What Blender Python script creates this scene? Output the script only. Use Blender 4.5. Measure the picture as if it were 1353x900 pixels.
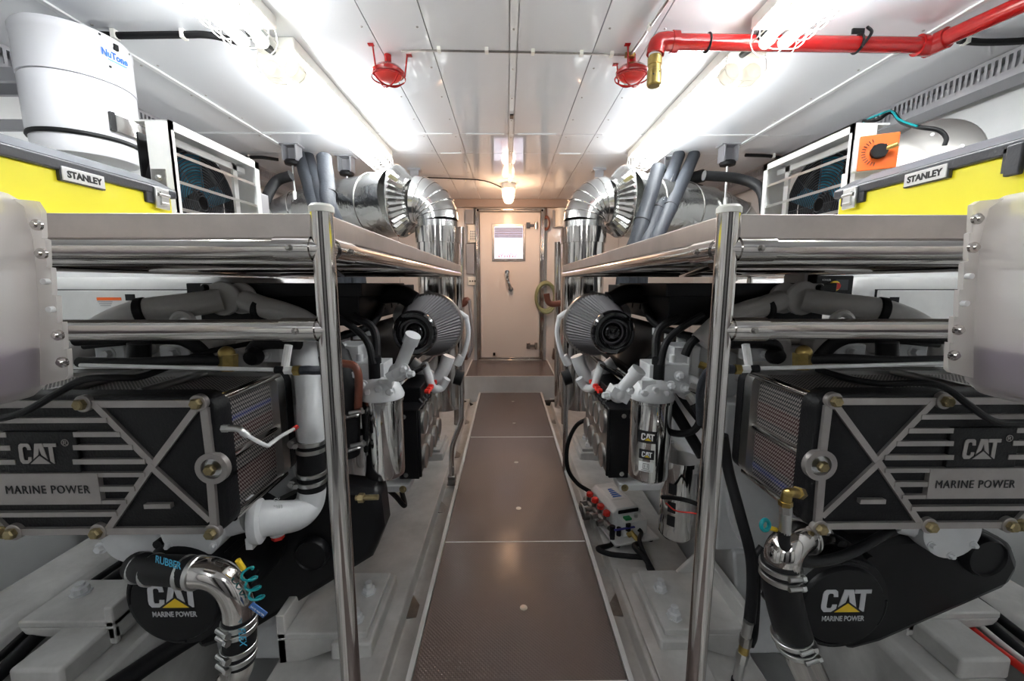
import bpy, bmesh, math, random
from mathutils import Vector, Matrix
random.seed(7)
for o in list(bpy.data.objects):
    bpy.data.objects.remove(o)
scene = bpy.context.scene
C = scene.collection
PI = math.pi
# ------------------------------------------------------------ camera
F = 540.0; PITCH = math.radians(8.0); YAW = math.radians(0.69); CZ = 1.2
cam_d = bpy.data.cameras.new('camera'); cam = bpy.data.objects.new('camera', cam_d); C.objects.link(cam)
cam_d.sensor_width = 36; cam_d.sensor_fit = 'HORIZONTAL'; cam_d.lens = F/1353*36; cam_d.clip_start = 0.02
cam.location = (0, 0, CZ); cam.rotation_euler = (PI/2-PITCH, 0, -YAW)
scene.camera = cam
scene.view_settings.view_transform = 'Standard'; scene.view_settings.look = 'None'
scene.view_settings.gamma = 1; scene.view_settings.use_curve_mapping = False
scene.view_settings.exposure = 0.28
# ------------------------------------------------------------ world and lights
w = bpy.data.worlds.new('world'); scene.world = w; w.use_nodes = True
w.node_tree.nodes['Background'].inputs[0].default_value = (0.8, 0.86, 1, 1)
w.node_tree.nodes['Background'].inputs[1].default_value = 0.3
TUBE_STRENGTH = 42.0
WARM_BULB = 24.0

def ray(px, py):
    x = (px-676.5)/F; y = -(py-450)/F
    fy = math.cos(PITCH)+y*math.sin(PITCH); fz = -math.sin(PITCH)+y*math.cos(PITCH)
    c, s = math.cos(YAW), math.sin(YAW)
    return Vector((x*c+fy*s, -x*s+fy*c, fz))
def P(px, py, Y=None, X=None, Z=None):
    """measured picture point -> world point on the plane Y=, X= or Z= where the thing really stands"""
    d = ray(px, py)
    t = Y/d[1] if Y is not None else (X/d[0] if X is not None else (Z-CZ)/d[2])
    return Vector((d[0]*t, d[1]*t, CZ+d[2]*t))

# ------------------------------------------------------------ materials
M = {}
def mat(name, col, rough=0.5, metal=0.0, emit=0.0, coat=0.0, trans=0.0, bump=0.0, bscale=40, noise=0.0, nscale=5, aniso=0, ior=1.45, sss=0, wave=None, col2=None):
    m = bpy.data.materials.new(name); m.use_nodes = True
    nt = m.node_tree; b = nt.nodes['Principled BSDF']
    b.inputs['Base Color'].default_value = (*col, 1); b.inputs['Roughness'].default_value = rough
    b.inputs['Metallic'].default_value = metal; b.inputs['IOR'].default_value = ior
    b.inputs['Coat Weight'].default_value = coat; b.inputs['Coat Roughness'].default_value = 0.05
    b.inputs['Transmission Weight'].default_value = trans
    if sss: b.inputs['Subsurface Weight'].default_value = sss; b.inputs['Subsurface Radius'].default_value = (.02, .015, .012)
    if aniso: b.inputs['Anisotropic'].default_value = aniso
    if emit:
        b.inputs['Emission Color'].default_value = (*col, 1); b.inputs['Emission Strength'].default_value = emit
    tc = nt.nodes.new('ShaderNodeTexCoord')
    if noise:
        n = nt.nodes.new('ShaderNodeTexNoise'); n.inputs['Scale'].default_value = nscale; n.inputs['Detail'].default_value = 6
        n.inputs['Roughness'].default_value = 0.65
        r = nt.nodes.new('ShaderNodeValToRGB'); r.color_ramp.elements[0].position = 0.35; r.color_ramp.elements[1].position = 0.7
        c2 = col2 or tuple(c*(1-noise) for c in col)
        r.color_ramp.elements[0].color = (*c2, 1); r.color_ramp.elements[1].color = (*col, 1)
        nt.links.new(tc.outputs['Object'], n.inputs['Vector']); nt.links.new(n.outputs['Fac'], r.inputs['Fac'])
        nt.links.new(r.outputs['Color'], b.inputs['Base Color'])
    if bump:
        n2 = nt.nodes.new('ShaderNodeTexNoise'); n2.inputs['Scale'].default_value = bscale; n2.inputs['Detail'].default_value = 3
        bp = nt.nodes.new('ShaderNodeBump'); bp.inputs['Strength'].default_value = bump; bp.inputs['Distance'].default_value = 0.01
        nt.links.new(tc.outputs['Object'], n2.inputs['Vector']); nt.links.new(n2.outputs['Fac'], bp.inputs['Height'])
        nt.links.new(bp.outputs['Normal'], b.inputs['Normal'])
    if wave:      # fine ribs: (axis, scale, strength)
        wv = nt.nodes.new('ShaderNodeTexWave'); wv.wave_type = 'BANDS'; wv.bands_direction = wave[0]; wv.inputs['Scale'].default_value = wave[1]
        bp = nt.nodes.new('ShaderNodeBump'); bp.inputs['Strength'].default_value = wave[2]; bp.inputs['Distance'].default_value = 0.002
        nt.links.new(tc.outputs['Object'], wv.inputs['Vector']); nt.links.new(wv.outputs['Fac'], bp.inputs['Height'])
        nt.links.new(bp.outputs['Normal'], b.inputs['Normal'])
    M[name] = m
    return m
mat('steel', (.60, .57, .545), .10, 1, bump=.015, bscale=12)
mat('brushed', (.52, .47, .44), .36, 1, noise=.2, nscale=8, aniso=.4)
mat('chrome', (.78, .77, .75), .07, 1)
mat('dull_steel', (.42, .40, .38), .32, 1, noise=.3, nscale=20)
mat('foil', (.60, .60, .59), .2, 1, bump=.12, bscale=9)
mat('crinkled_foil', (.40, .40, .39), .22, 1, bump=.9, bscale=12)
mat('white_paint', (.74, .74, .73), .32, 0, coat=.2, noise=.12, nscale=6)
mat('worn_white', (.66, .65, .63), .38, 0, coat=.15, noise=.35, nscale=4, bump=.1, bscale=6)
mat('panel_white', (.80, .82, .85), .075, 0, coat=.8)
mat('panel_batten', (.74, .75, .75), .6)
mat('hull_white', (.72, .73, .73), .35, noise=.1, nscale=3)
mat('engine_white', (.70, .71, .72), .34, coat=.1, noise=.14, nscale=9)
mat('engine_grey', (.62, .60, .58), .4, noise=.15, nscale=9)
mat('vacuum_white', (.80, .80, .84), .3, coat=.5)
mat('cast_black', (.006, .006, .007), .5, bump=.15, bscale=150)
mat('plastic_black', (.005, .005, .006), .42)
mat('gloss_black', (.006, .006, .007), .08, coat=.6)
mat('rubber', (.007, .007, .008), .55)
mat('hose_grey', (.026, .03, .038), .6, bump=.2, bscale=60)
mat('machined', (.40, .37, .355), .45, .7, noise=.12, nscale=14)
mat('alloy', (.55, .55, .54), .28, 1)
mat('brass', (.52, .38, .13), .32, 1, noise=.35, nscale=30)
mat('zinc_bolt', (.40, .32, .17), .42, .85, noise=.4, nscale=50)
mat('yellow_plastic', (.93, .84, .03), .4, coat=.1)
mat('dark_grey_plastic', (.030, .032, .040), .42, bump=.1, bscale=200)
mat('grey_lid', (.085, .09, .105), .3, noise=.3, nscale=20)
mat('red_paint', (.36, .008, .008), .2, coat=.5)
mat('red_plastic', (.65, .03, .02), .35)
mat('orange', (.78, .13, .015), .5)
mat('blue_plastic', (.05, .16, .45), .4)
mat('cyan_plastic', (.008, .15, .24), .35)
mat('teal_plastic', (.0, .22, .24), .35)
mat('navy_handle', (.03, .03, .22), .4)
mat('yellow_print', (.75, .5, .02), .5)
mat('print_grey', (.50, .50, .52), .5)
mat('print_black', (.01, .01, .012), .5)
mat('print_white', (.8, .8, .8), .5)
mat('print_blue', (.02, .13, .52), .5)
mat('label_blue', (.05, .35, .55), .5)
mat('green_plastic', (.01, .22, .06), .4)
mat('wood_brown', (.10, .05, .035), .5)
mat('door_cream', (.78, .72, .68), .22, coat=.4)
mat('green_hose', (.25, .27, .14), .4)
mat('copper_brown', (.16, .05, .03), .4)
mat('fluor', (.95, .98, 1.0), .5, emit=TUBE_STRENGTH)
mat('bulb_warm', (1.0, .62, .36), .5, emit=WARM_BULB)
mat('cage_white', (.85, .84, .78), .4)
mat('frosted', (.85, .84, .8), .35, trans=.5)
mat('hdpe', (.80, .77, .73), .45, trans=.55, sss=.0)
mat('liquid', (.45, .36, .42), .3)
mat('glass_clear', (.9, .93, .95), .05, trans=.9)
mat('window_light', (.72, .76, .95), .5, emit=1.3)
mat('shade_strip', (.30, .28, .36), .7)
mat('pleat_grey', (.11, .105, .11), .75, 0)
mat('bilge', (.46, .46, .46), .35, noise=.3, nscale=3)
mat('beam_brown', (.34, .27, .24), .4)
mat('dial_face', (.40, .33, .31), .3)
mat('perf_grey', (.34, .34, .36), .45, .3)
mat('paper_white', (.8, .8, .8), .6)
mat('fin_metal', (.50, .46, .43), .4, .5)
mat('drum_steel', (.22, .21, .20), .3, 1)
mat('bulkhead_grey', (.22, .22, .23), .4)
mat('core_dark', (.03, .028, .03), .6)
mat('core_red', (.05, .014, .014), .6)
mat('core_blue', (.015, .03, .16), .5)

def translucent(name, col, mixf, rough=.4, clear=0):
    m = mat(name, col, rough); nt = m.node_tree; b = nt.nodes['Principled BSDF']; out = nt.nodes['Material Output']
    tr = nt.nodes.new('ShaderNodeBsdfTranslucent'); tr.inputs['Color'].default_value = (*col, 1)
    mx = nt.nodes.new('ShaderNodeMixShader'); mx.inputs['Fac'].default_value = mixf
    nt.links.new(b.outputs[0], mx.inputs[1]); nt.links.new(tr.outputs[0], mx.inputs[2]); nt.links.new(mx.outputs[0], out.inputs['Surface'])
    if clear:
        tp = nt.nodes.new('ShaderNodeBsdfTransparent'); m2 = nt.nodes.new('ShaderNodeMixShader'); m2.inputs['Fac'].default_value = clear
        nt.links.new(mx.outputs[0], m2.inputs[1]); nt.links.new(tp.outputs[0], m2.inputs[2]); nt.links.new(m2.outputs[0], out.inputs['Surface'])
translucent('frosted', (.92, .90, .84), .55)
translucent('hdpe', (.74, .70, .665), .45, clear=.42); translucent('liquid', (.20, .13, .26), .3)
for k_ in ('cast_black', 'plastic_black', 'rubber'): M[k_].node_tree.nodes['Principled BSDF'].inputs['Specular IOR Level'].default_value = .3
def deck_material():
    m = mat('deck_brown', (.135, .106, .100), .13, coat=.0)
    nt = m.node_tree; b = nt.nodes['Principled BSDF']; tc = nt.nodes.new('ShaderNodeTexCoord')
    hs = []
    for ang in (45, -45):
        mp = nt.nodes.new('ShaderNodeMapping'); mp.inputs['Rotation'].default_value = (0, 0, math.radians(ang))
        wv = nt.nodes.new('ShaderNodeTexWave'); wv.bands_direction = 'X'; wv.inputs['Scale'].default_value = 34
        nt.links.new(tc.outputs['Object'], mp.inputs['Vector']); nt.links.new(mp.outputs['Vector'], wv.inputs['Vector']); hs.append(wv)
    mx = nt.nodes.new('ShaderNodeMath'); mx.operation = 'MULTIPLY'
    nt.links.new(hs[0].outputs['Fac'], mx.inputs[0]); nt.links.new(hs[1].outputs['Fac'], mx.inputs[1])
    bp = nt.nodes.new('ShaderNodeBump'); bp.inputs['Strength'].default_value = .4; bp.inputs['Distance'].default_value = .002
    nt.links.new(mx.outputs[0], bp.inputs['Height']); nt.links.new(bp.outputs['Normal'], b.inputs['Normal'])
deck_material()

# ------------------------------------------------------------ mesh helpers
def V(*a): return Vector(a)
def frame(axis):
    z = Vector(axis).normalized()
    a = Vector((0, 0, 1)) if abs(z.z) < .9 else Vector((1, 0, 0))
    x = a.cross(z).normalized(); y = z.cross(x)
    return x, y, z
def smooth_path(pts, k=6):
    pts = [Vector(p) for p in pts]
    if len(pts) < 3: return pts
    q = [pts[0]*2-pts[1]]+pts+[pts[-1]*2-pts[-2]]
    out = []
    for i in range(1, len(q)-2):
        a, b, c, d = q[i-1], q[i], q[i+1], q[i+2]
        for j in range(k):
            t = j/k
            out.append(.5*((2*b)+(c-a)*t+(2*a-5*b+4*c-d)*t*t+(3*b-a-3*c+d)*t**3))
    out.append(pts[-1])
    return out
class MB:
    def __init__(s): s.v = []; s.f = []
    def add(s, vs, fs):
        n = len(s.v); s.v += [tuple(v) for v in vs]; s.f += [tuple(i+n for i in f) for f in fs]; return s
    def box(s, c, size, R=None):
        hx, hy, hz = size[0]/2, size[1]/2, size[2]/2
        vs = [Vector((x, y, z)) for x in (-hx, hx) for y in (-hy, hy) for z in (-hz, hz)]
        if R is not None: vs = [R @ v for v in vs]
        vs = [v+Vector(c) for v in vs]
        return s.add(vs, [(0, 1, 3, 2), (4, 6, 7, 5), (0, 4, 5, 1), (2, 3, 7, 6), (0, 2, 6, 4), (1, 5, 7, 3)])
    def span(s, a, b):
        return s.box([(a[i]+b[i])/2 for i in range(3)], [abs(b[i]-a[i]) for i in range(3)])
    def loops(s, rings, caps=True, closed=False):
        n = len(rings[0]); vs = [v for r in rings for v in r]; fs = []
        m = len(rings)
        for i in range(m if closed else m-1):
            for j in range(n):
                a = i*n+j; b = i*n+(j+1) % n; c = ((i+1) % m)*n+(j+1) % n; d = ((i+1) % m)*n+j
                fs.append((a, b, c, d))
        if caps and not closed:
            fs.append(tuple(range(n-1, -1, -1))); fs.append(tuple((m-1)*n+j for j in range(n)))
        return s.add(vs, fs)
    def lathe(s, o, axis, prof, n=24, caps=True, R=None):
        x, y, z = frame(axis) if R is None else R
        o = Vector(o)
        return s.loops([[o+z*h+(x*math.cos(2*PI*j/n)+y*math.sin(2*PI*j/n))*max(r, 1e-5) for j in range(n)] for r, h in prof], caps)
    def cyl(s, a, b, r, r1=None, n=20):
        a, b = Vector(a), Vector(b); L = (b-a).length
        return s.lathe(a, b-a, [(r, 0), (r if r1 is None else r1, L)], n)
    def tube(s, pts, r, n=12, k=6, smooth=True):
        p = smooth_path(pts, k) if smooth else [Vector(q) for q in pts]
        m = len(p); rings = []
        t = (p[1]-p[0]).normalized(); x, y, z = frame(t)
        for i in range(m):
            tn = (p[min(i+1, m-1)]-p[max(i-1, 0)]).normalized()
            q = t.rotation_difference(tn); x = q @ x; y = q @ y; t = tn
            rr = r(i/(m-1)) if callable(r) else r
            rings.append([p[i]+(x*math.cos(2*PI*j/n)+y*math.sin(2*PI*j/n))*rr for j in range(n)])
        return s.loops(rings)
    def torus(s, c, axis, R_, r, n=32, k=8, sx=1, sy=1):
        x, y, z = frame(axis); c = Vector(c); rings = []
        for i in range(n):
            a = 2*PI*i/n; d = x*math.cos(a)*sx+y*math.sin(a)*sy
            rings.append([c+d*(R_+r*math.cos(2*PI*j/k))+z*r*math.sin(2*PI*j/k) for j in range(k)])
        return s.loops(rings, False, True)
    def prism(s, poly, o, u, v, d):
        o, u, v = Vector(o), Vector(u), Vector(v); w_ = u.cross(v).normalized()*d
        n = len(poly); a = [o+u*p[0]+v*p[1] for p in poly]
        return s.add(a+[q+w_ for q in a], [tuple(range(n-1, -1, -1)), tuple(range(n, 2*n))]+[(i, (i+1) % n, n+(i+1) % n, n+i) for i in range(n)])
    def sphere(s, c, r, n=16, k=10, sc=(1, 1, 1)):
        rings = []
        for i in range(k+1):
            a = PI*i/k
            rings.append([Vector(c)+Vector((math.sin(a)*math.cos(2*PI*j/n)*r*sc[0], math.sin(a)*math.sin(2*PI*j/n)*r*sc[1], -math.cos(a)*r*sc[2])) for j in range(n)])
        return s.loops(rings)
    def hexbolt(s, c, axis, r, h, washer=True):
        z = Vector(axis).normalized(); c = Vector(c)
        if washer: s.lathe(c, z, [(r*1.45, 0), (r*1.45, h*.2)], 16); c = c+z*h*.2
        s.lathe(c, z, [(r, 0), (r, h*.75), (r*.8, h)], 6)
        return s
def rrect(w_, h, r, n=5, cx=0, cy=0):
    out = []
    for (x, y, a0) in ((w_/2-r, h/2-r, 0), (-w_/2+r, h/2-r, 90), (-w_/2+r, -h/2+r, 180), (w_/2-r, -h/2+r, 270)):
        for i in range(n+1):
            a = math.radians(a0+90*i/n); out.append((cx+x+r*math.cos(a), cy+y+r*math.sin(a)))
    return out
ORG = {}
def finish(me, angle=35):
    me.shade_smooth(); me.set_sharp_from_angle(angle=math.radians(angle))
def obj(name, mb, m, parent=None, bevel=0, label=None, kind=None, solid=0, angle=35):
    me = bpy.data.meshes.new(name)
    vs = [Vector(v) for v in mb.v]
    if parent is None:
        xs = [v.x for v in vs]; ys = [v.y for v in vs]; zs = [v.z for v in vs]
        org = Vector(((min(xs)+max(xs))/2, (min(ys)+max(ys))/2, min(zs)))
    else: org = ORG[parent.name]
    me.from_pydata([v-org for v in vs], [], mb.f)
    bm = bmesh.new(); bm.from_mesh(me); bmesh.ops.recalc_face_normals(bm, faces=bm.faces); bm.to_mesh(me); bm.free()
    finish(me, angle)
    o = bpy.data.objects.new(name, me); C.objects.link(o)
    me.materials.append(M[m])
    if parent is None: o.location = org
    else: o.parent = parent
    ORG[o.name] = org
    if bevel:
        b = o.modifiers.new('bevel', 'BEVEL'); b.width = bevel; b.segments = 2; b.limit_method = 'ANGLE'; b.angle_limit = math.radians(40)
    if label: o['label'] = label
    if kind: o['kind'] = kind
    return o
def thing(name, label, cat, loc, group=None):
    o = bpy.data.objects.new(name, None); C.objects.link(o); o.location = loc; o.empty_display_size = .05
    o['label'] = label; o['category'] = cat; ORG[o.name] = Vector(loc)
    if group: o['group'] = group
    return o
def tag(o, label, cat, group=None):
    o['label'] = label; o['category'] = cat
    if group: o['group'] = group
    return o
def struct(name, mb=None, m=None, loc=(0, 0, 0), **k):
    if mb is None:
        o = bpy.data.objects.new(name, None); C.objects.link(o); o.location = loc; ORG[o.name] = Vector(loc)
    else: o = obj(name, mb, m, **k)
    o['kind'] = 'structure'
    return o
def text(name, s, h, o, u, v, m, parent, depth=.001, sx=1.0, bold=0.0, align='CENTER', spacing=1.0):
    """lettering: h = cap height, o = world anchor (middle of the line, on the baseline), u / v = reading and up direction"""
    cu = bpy.data.curves.new(name, 'FONT'); cu.body = s; cu.size = h/.72; cu.extrude = depth/2; cu.offset = bold; cu.align_x = align
    cu.space_character = spacing; cu.resolution_u = 3
    t = bpy.data.objects.new(name, cu); C.objects.link(t)
    me = bpy.data.meshes.new_from_object(t.evaluated_get(bpy.context.evaluated_depsgraph_get()))
    bpy.data.objects.remove(t)
    u = Vector(u).normalized(); v = Vector(v).normalized(); n = u.cross(v); o = Vector(o); org = ORG[parent.name]
    for q in me.vertices:
        c = q.co; q.co = o+u*c.x*sx+v*c.y+n*(c.z+depth/2)-org
    me.materials.clear(); me.materials.append(M[m])
    r = bpy.data.objects.new(name, me); C.objects.link(r); r.parent = parent; ORG[r.name] = org
    return r
CL = [(.95, .68), (.68, .68), (.68, .78), (.6, .84), (.42, .84), (.34, .77), (.31, .25), (.36, .17), (.58, .17), (.64, .22), (.66, .33), (.93, .33), (.9, .12), (.78, 0), (.18, 0), (.03, .13), (0, .3), (.04, .8), (.1, .93), (.24, 1), (.78, 1), (.9, .93)]
CL = [(x, y) for x, y in CL]
AL = [(0, 0), (.27, 1), (.73, 1), (1.0, 0), (.72, 0), (.5, .78), (.28, 0)]
TL = [(.0, 1), (1.0, 1), (1.0, .83), (.68, .83), (.68, 0), (.36, 0), (.36, .83), (0, .83)]
def cat_mark(o, u, v, h, letters, tri, back, parent, depth=.0015, asp=.72):
    """the three letters with a triangle over the foot of the A; o = lower left corner"""
    u = Vector(u).normalized(); v = Vector(v).normalized(); n = u.cross(v); o = Vector(o)
    mb = MB()
    for poly, off, wd in ((CL, 0, .84), (AL, .80, 1.02), (TL, 1.62, .82)):
        p = [((x*wd+off)*h*.9*asp, y*h) for x, y in poly]
        mb.prism(p, o, u, v, depth)
    obj('lettering', mb, letters, parent)
    t = [(.60*h*asp, 0), (1.76*h*asp, 0), (1.18*h*asp, .40*h)]
    t2 = [(.46*h*asp, -.001*h), (1.90*h*asp, -.001*h), (1.18*h*asp, .49*h)]
    obj('emblem_border', MB().prism(t2, o+n*depth*.5, u, v, depth), back, parent)
    obj('triangle_emblem', MB().prism(t, o+n*depth*.8, u, v, depth), tri, parent)
XC = 0.03
# ============================================================ the room
CEIL = 2.25; WL, WR = -2.42, 2.46; YB = 5.42; YF = -2.2; ZF = -.5
struct('floor', MB().span((WL-.1, YF, ZF-.05), (WR+.1, YB+.1, ZF)), 'bilge')
struct('wall_left', MB().span((WL-.08, YF, ZF), (WL, YB+.1, CEIL+.1)), 'hull_white')
struct('wall_right', MB().span((WR, YF, ZF), (WR+.08, YB+.1, CEIL+.1)), 'hull_white')
wf_ = struct('wall_front', MB().span((WL, YF-.08, ZF), (WR, YF, CEIL+.1)), 'bulkhead_grey')
for a, b in ((-2.2, -1.2), (-.9, -.45), (.6, 1.1), (1.3, 2.2)):
    obj('added_reflection_panel', MB().span((a, YF, -.1), (b, YF+.28, 1.9)), 'cast_black' if b-a < .6 else 'white_paint', wf_, bevel=.01)  # unseen boxes added so the polished posts mirror dark and bright streaks
ce = struct('ceiling', MB().span((WL-.1, YF, CEIL+.014), (WR+.1, YB+.1, CEIL+.08)), 'panel_batten')
sx = [WL, -1.74, -.57, -.335, .012, .048, .395, .63, 1.79, WR]
sy = [YF, 3.08, 3.52, YB]
for i in range(len(sx)-1):
    for j in range(3):
        strip = (i == 4)
        mb = MB().span((sx[i]+.0025, sy[j]+.0025, CEIL-(.006 if strip else 0)), (sx[i+1]-.0025, sy[j+1]-.0025, CEIL+.016))
        obj('panel', mb, 'panel_batten' if strip else 'panel_white', ce)
for x in (-1.74, 1.79): obj('batten', MB().span((x-.012, .4, CEIL-.008), (x+.012, 3.5, CEIL)), 'panel_batten', ce)
for y, a, b in ((3.08, WL+.1, -.36), (3.08, -.32, .01), (3.08, .05, .38), (3.08, .65, 1.9), (3.52, -.57, -.34), (3.52, .4, .63)):
    obj('batten', MB().span((a+.03, y-.008, CEIL-.006), (b-.03, y+.008, CEIL)), 'panel_batten', ce)
mb = MB()
for x in (.03, -.60, -.37, .43, .66, -1.70, 1.75, -1.78):
    y = .9
    while y < 5.2:
        mb.lathe((x, y, CEIL-(.0095 if x == .03 else .003)), (0, 0, 1), [(.004, 0), (.006, .003)], 8); y += .32
obj('screw', mb, 'dull_steel', ce, kind='stuff')
obj('drain_cover', MB().span((.02, 2.72, CEIL-.014), (.042, 2.78, CEIL-.006)), 'rubber', ce)
# ---- far wall with its door
wb = struct('wall_back', MB().span((WL, YB+.02, ZF), (WR, YB+.1, CEIL)), 'hull_white')
for a, b in ((WL, -1.4), (-1.4, -.44), (.52, 1.45), (1.45, WR)):
    obj('panel', MB().span((a+.003, YB, ZF), (b-.003, YB+.02, CEIL-.09)), 'door_cream', wb)
struct('trim_1', MB().span((WL, YB-.07, CEIL-.10), (WR, YB, CEIL)), 'beam_brown', bevel=.004)
D0, D1, DZ0, DZ1 = -.355, .435, .17, 2.10
dr = struct('door_1', loc=(.04, YB, DZ0))
fr = MB()
for r, y0 in ((.045, .05), (.02, .07)):
    fr.span((D0-.045, YB-y0, DZ0), (D0-.045+r, YB+.01, DZ1+.045)).span((D1+.045-r, YB-y0, DZ0), (D1+.045, YB+.01, DZ1+.045))
    fr.span((D0-.045, YB-y0, DZ1+.045-r), (D1+.045, YB+.01, DZ1+.045)).span((D0-.045, YB-y0, DZ0), (D1+.045, YB+.01, DZ0+r))
obj('door_frame', fr, 'steel', dr, bevel=.004)
leaf = MB()
a, b = P(652, 298, Y=YB-.04), P(692, 343, Y=YB-.04)
wx0, wx1, wz1, wz0 = a.x, b.x, a.z, b.z
leaf.span((D0+.01, YB-.035, DZ0+.05), (wx0, YB, DZ1-.01)).span((wx1, YB-.035, DZ0+.05), (D1-.01, YB, DZ1-.01))
leaf.span((wx0, YB-.035, wz1), (wx1, YB, DZ1-.01)).span((wx0, YB-.035, DZ0+.05), (wx1, YB, wz0))
lf = obj('door_leaf', leaf, 'door_cream', dr)
wf = MB()
for t in range(1):
    e = .02
    wf.span((wx0-e, YB-.05, wz0-e), (wx0+.012, YB, wz1+e)).span((wx1-.012, YB-.05, wz0-e), (wx1+e, YB, wz1+e))
    wf.span((wx0, YB-.05, wz1-.012), (wx1, YB, wz1+e)).span((wx0, YB-.05, wz0-e), (wx1, YB, wz0+.012))
obj('window_frame', wf, 'dull_steel', lf, bevel=.003)
obj('window_pane', MB().span((wx0, YB-.02, wz0), (wx1, YB-.015, wz1)), 'window_light', lf)
h = (wz1-wz0)
bl = MB()
for i in range(6): bl.span((wx0+.015, YB-.028, wz1-.02-h*.05*(i+1)), (wx1-.015, YB-.021, wz1-.02-h*.05*(i+1)+h*.04))
obj('window_blind', bl, 'shade_strip', lf)
rs = MB()
for i in range(8):
    x = wx0+.03+i*.035; rs.tube([(x, YB-.024, wz0+.02), (x+.02, YB-.024, wz0+.05+.02*(i % 3)), (x+.045, YB-.024, wz0+.03)], .004, 6, 3)
obj('blossom_view', rs, 'red_plastic', lf, label='red plants seen through the window')
hm = MB(); a, b = P(670, 360, Y=YB-.06), P(675, 382, Y=YB-.06)
hm.cyl((a.x, YB-.03, a.z), (a.x, YB-.09, a.z), .03).tube([(a.x, YB-.085, a.z), (a.x+.012, YB-.1, (a.z+b.z)/2), (b.x, YB-.085, b.z)], .022, 10)
hm.cyl((b.x, YB-.03, b.z), (b.x, YB-.09, b.z), .03)
obj('door_handle', hm, 'steel', dr)
for py in (298, 457):
    q = P(703, py, Y=YB-.05); k = MB()
    k.box((q.x-.01, YB-.045, q.z), (.13, .02, .035)).cyl((q.x+.05, YB-.06, q.z-.045), (q.x+.05, YB-.06, q.z+.045), .018).box((q.x-.05, YB-.05, q.z), (.05, .03, .075))
    obj('hinge', k, 'steel', dr, bevel=.003)
q = P(653, 468, Y=YB-.04); obj('door_bumper', MB().box(q, (.03, .02, .04)), 'rubber', dr)
# ---- walkway, step and engine beds
WX0, WX1 = -.307, .380
ys = [-.9, 1.083, 1.765, 3.08, 4.40]
wk = struct('walkway', MB().span((WX0, -.9, -.06), (WX1, 4.40, -.012)), 'worn_white')
for i in range(4):
    p = obj('floor_panel', MB().span((WX0+.016, ys[i]+.003, -.012), (WX1-.016, ys[i+1]-.003, 0)), 'deck_brown', wk)
    yy = ys[i]+(.3 if i == 1 else .55 if i == 2 else .25)
    if i: obj('deck_screw', MB().lathe((.06, (1.37, 2.05, 3.4)[i-1], 0), (0, 0, 1), [(.014, 0), (.014, .002), (.006, .003)], 16), 'dull_steel', p)
    if i == 2: obj('deck_screw', MB().lathe((.06, 2.62, 0), (0, 0, 1), [(.014, 0), (.014, .002)], 16), 'dull_steel', p)
    if i == 3: obj('deck_screw', MB().lathe((.06, 4.05, 0), (0, 0, 1), [(.014, 0), (.014, .002)], 16), 'dull_steel', p)
for y in ys[1:4]: obj('joint_strip', MB().span((WX0+.016, y-.003, -.012), (WX1-.016, y+.003, .0006)), 'print_white', wk)
for x in (WX0, WX1): obj('walkway_edge', MB().span((x-.004 if x < 0 else x-.013, -.9, -.05), (x+.013 if x < 0 else x+.004, 4.4, .004)), 'white_paint', wk)
obj('walkway_edge', MB().span((WX0, 4.39, -.05), (WX1, 4.40, .004)), 'white_paint', wk)
st = struct('step', MB().span((-.475, 4.42, -.3), (.541, YB, .166)), 'white_paint', bevel=.005)
obj('step_tread', MB().span((-.46, 4.435, .166), (.526, YB-.02, .176)), 'deck_brown', st)
obj('step_edge', MB().span((-.477, 4.417, .16), (.543, 4.434, .18)).span((-.477, 4.42, .16), (-.461, YB, .18)).span((.527, 4.42, .16), (.543, YB, .18)), 'white_paint', st)
# engine beds: a gutter next to the walkway, then a raised long girder; bilge behind
for s, nm in ((-1, 'left'), (1, 'right')):
    X = lambda d: XC+s*d
    g = MB()
    prof = [(.335, -.045), (.345, -.10), (.43, -.115), (.445, -.075), (.60, -.085), (.66, -.10), (.84, -.12), (.86, ZF), (.335, ZF)]
    g.prism([(p[0]*s, p[1]) for p in prof], (XC, -.9, 0), (1, 0, 0), (0, 0, 1), -6.3)
    gd = struct('engine_girder_'+nm, g, 'worn_white', bevel=.008)
    tri = MB()
    for y in (1.45, 2.2, 2.95, 3.7): tri.prism([(0, 0), (.085, 0), (0, .12)], (X(.43), y, -.108), (-s, 0, 0), (0, 1, 0), .012*s)
    obj('gusset', tri, 'dull_steel', gd, kind='stuff')
    g = MB()
    prof = [(1.31, -.03), (1.53, -.03), (1.56, -.06), (1.56, ZF), (1.28, ZF), (1.28, -.06)]
    g.prism([(p[0]*s, p[1]) for p in prof], (XC, .1, 0), (1, 0, 0), (0, 0, 1), -5.2)
    struct('outer_girder_'+nm, g, 'worn_white', bevel=.01)
    g = MB(); prof = [(1.78, .03), (1.98, .03), (2.02, -.01), (2.02, ZF), (1.74, ZF), (1.74, -.01)]
    g.prism([(p[0]*s, p[1]) for p in prof], (XC, .1, 0), (1, 0, 0), (0, 0, 1), -5.2)
    struct('hull_stringer_'+nm, g, 'worn_white', bevel=.02)
    g = MB()
    for y in (1.4, 2.4, 3.4): g.span((X(2.0), y-.02, ZF), (X(2.45), y+.02, .22))
    struct('hull_rib_'+nm, g, 'worn_white', bevel=.01)
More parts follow.
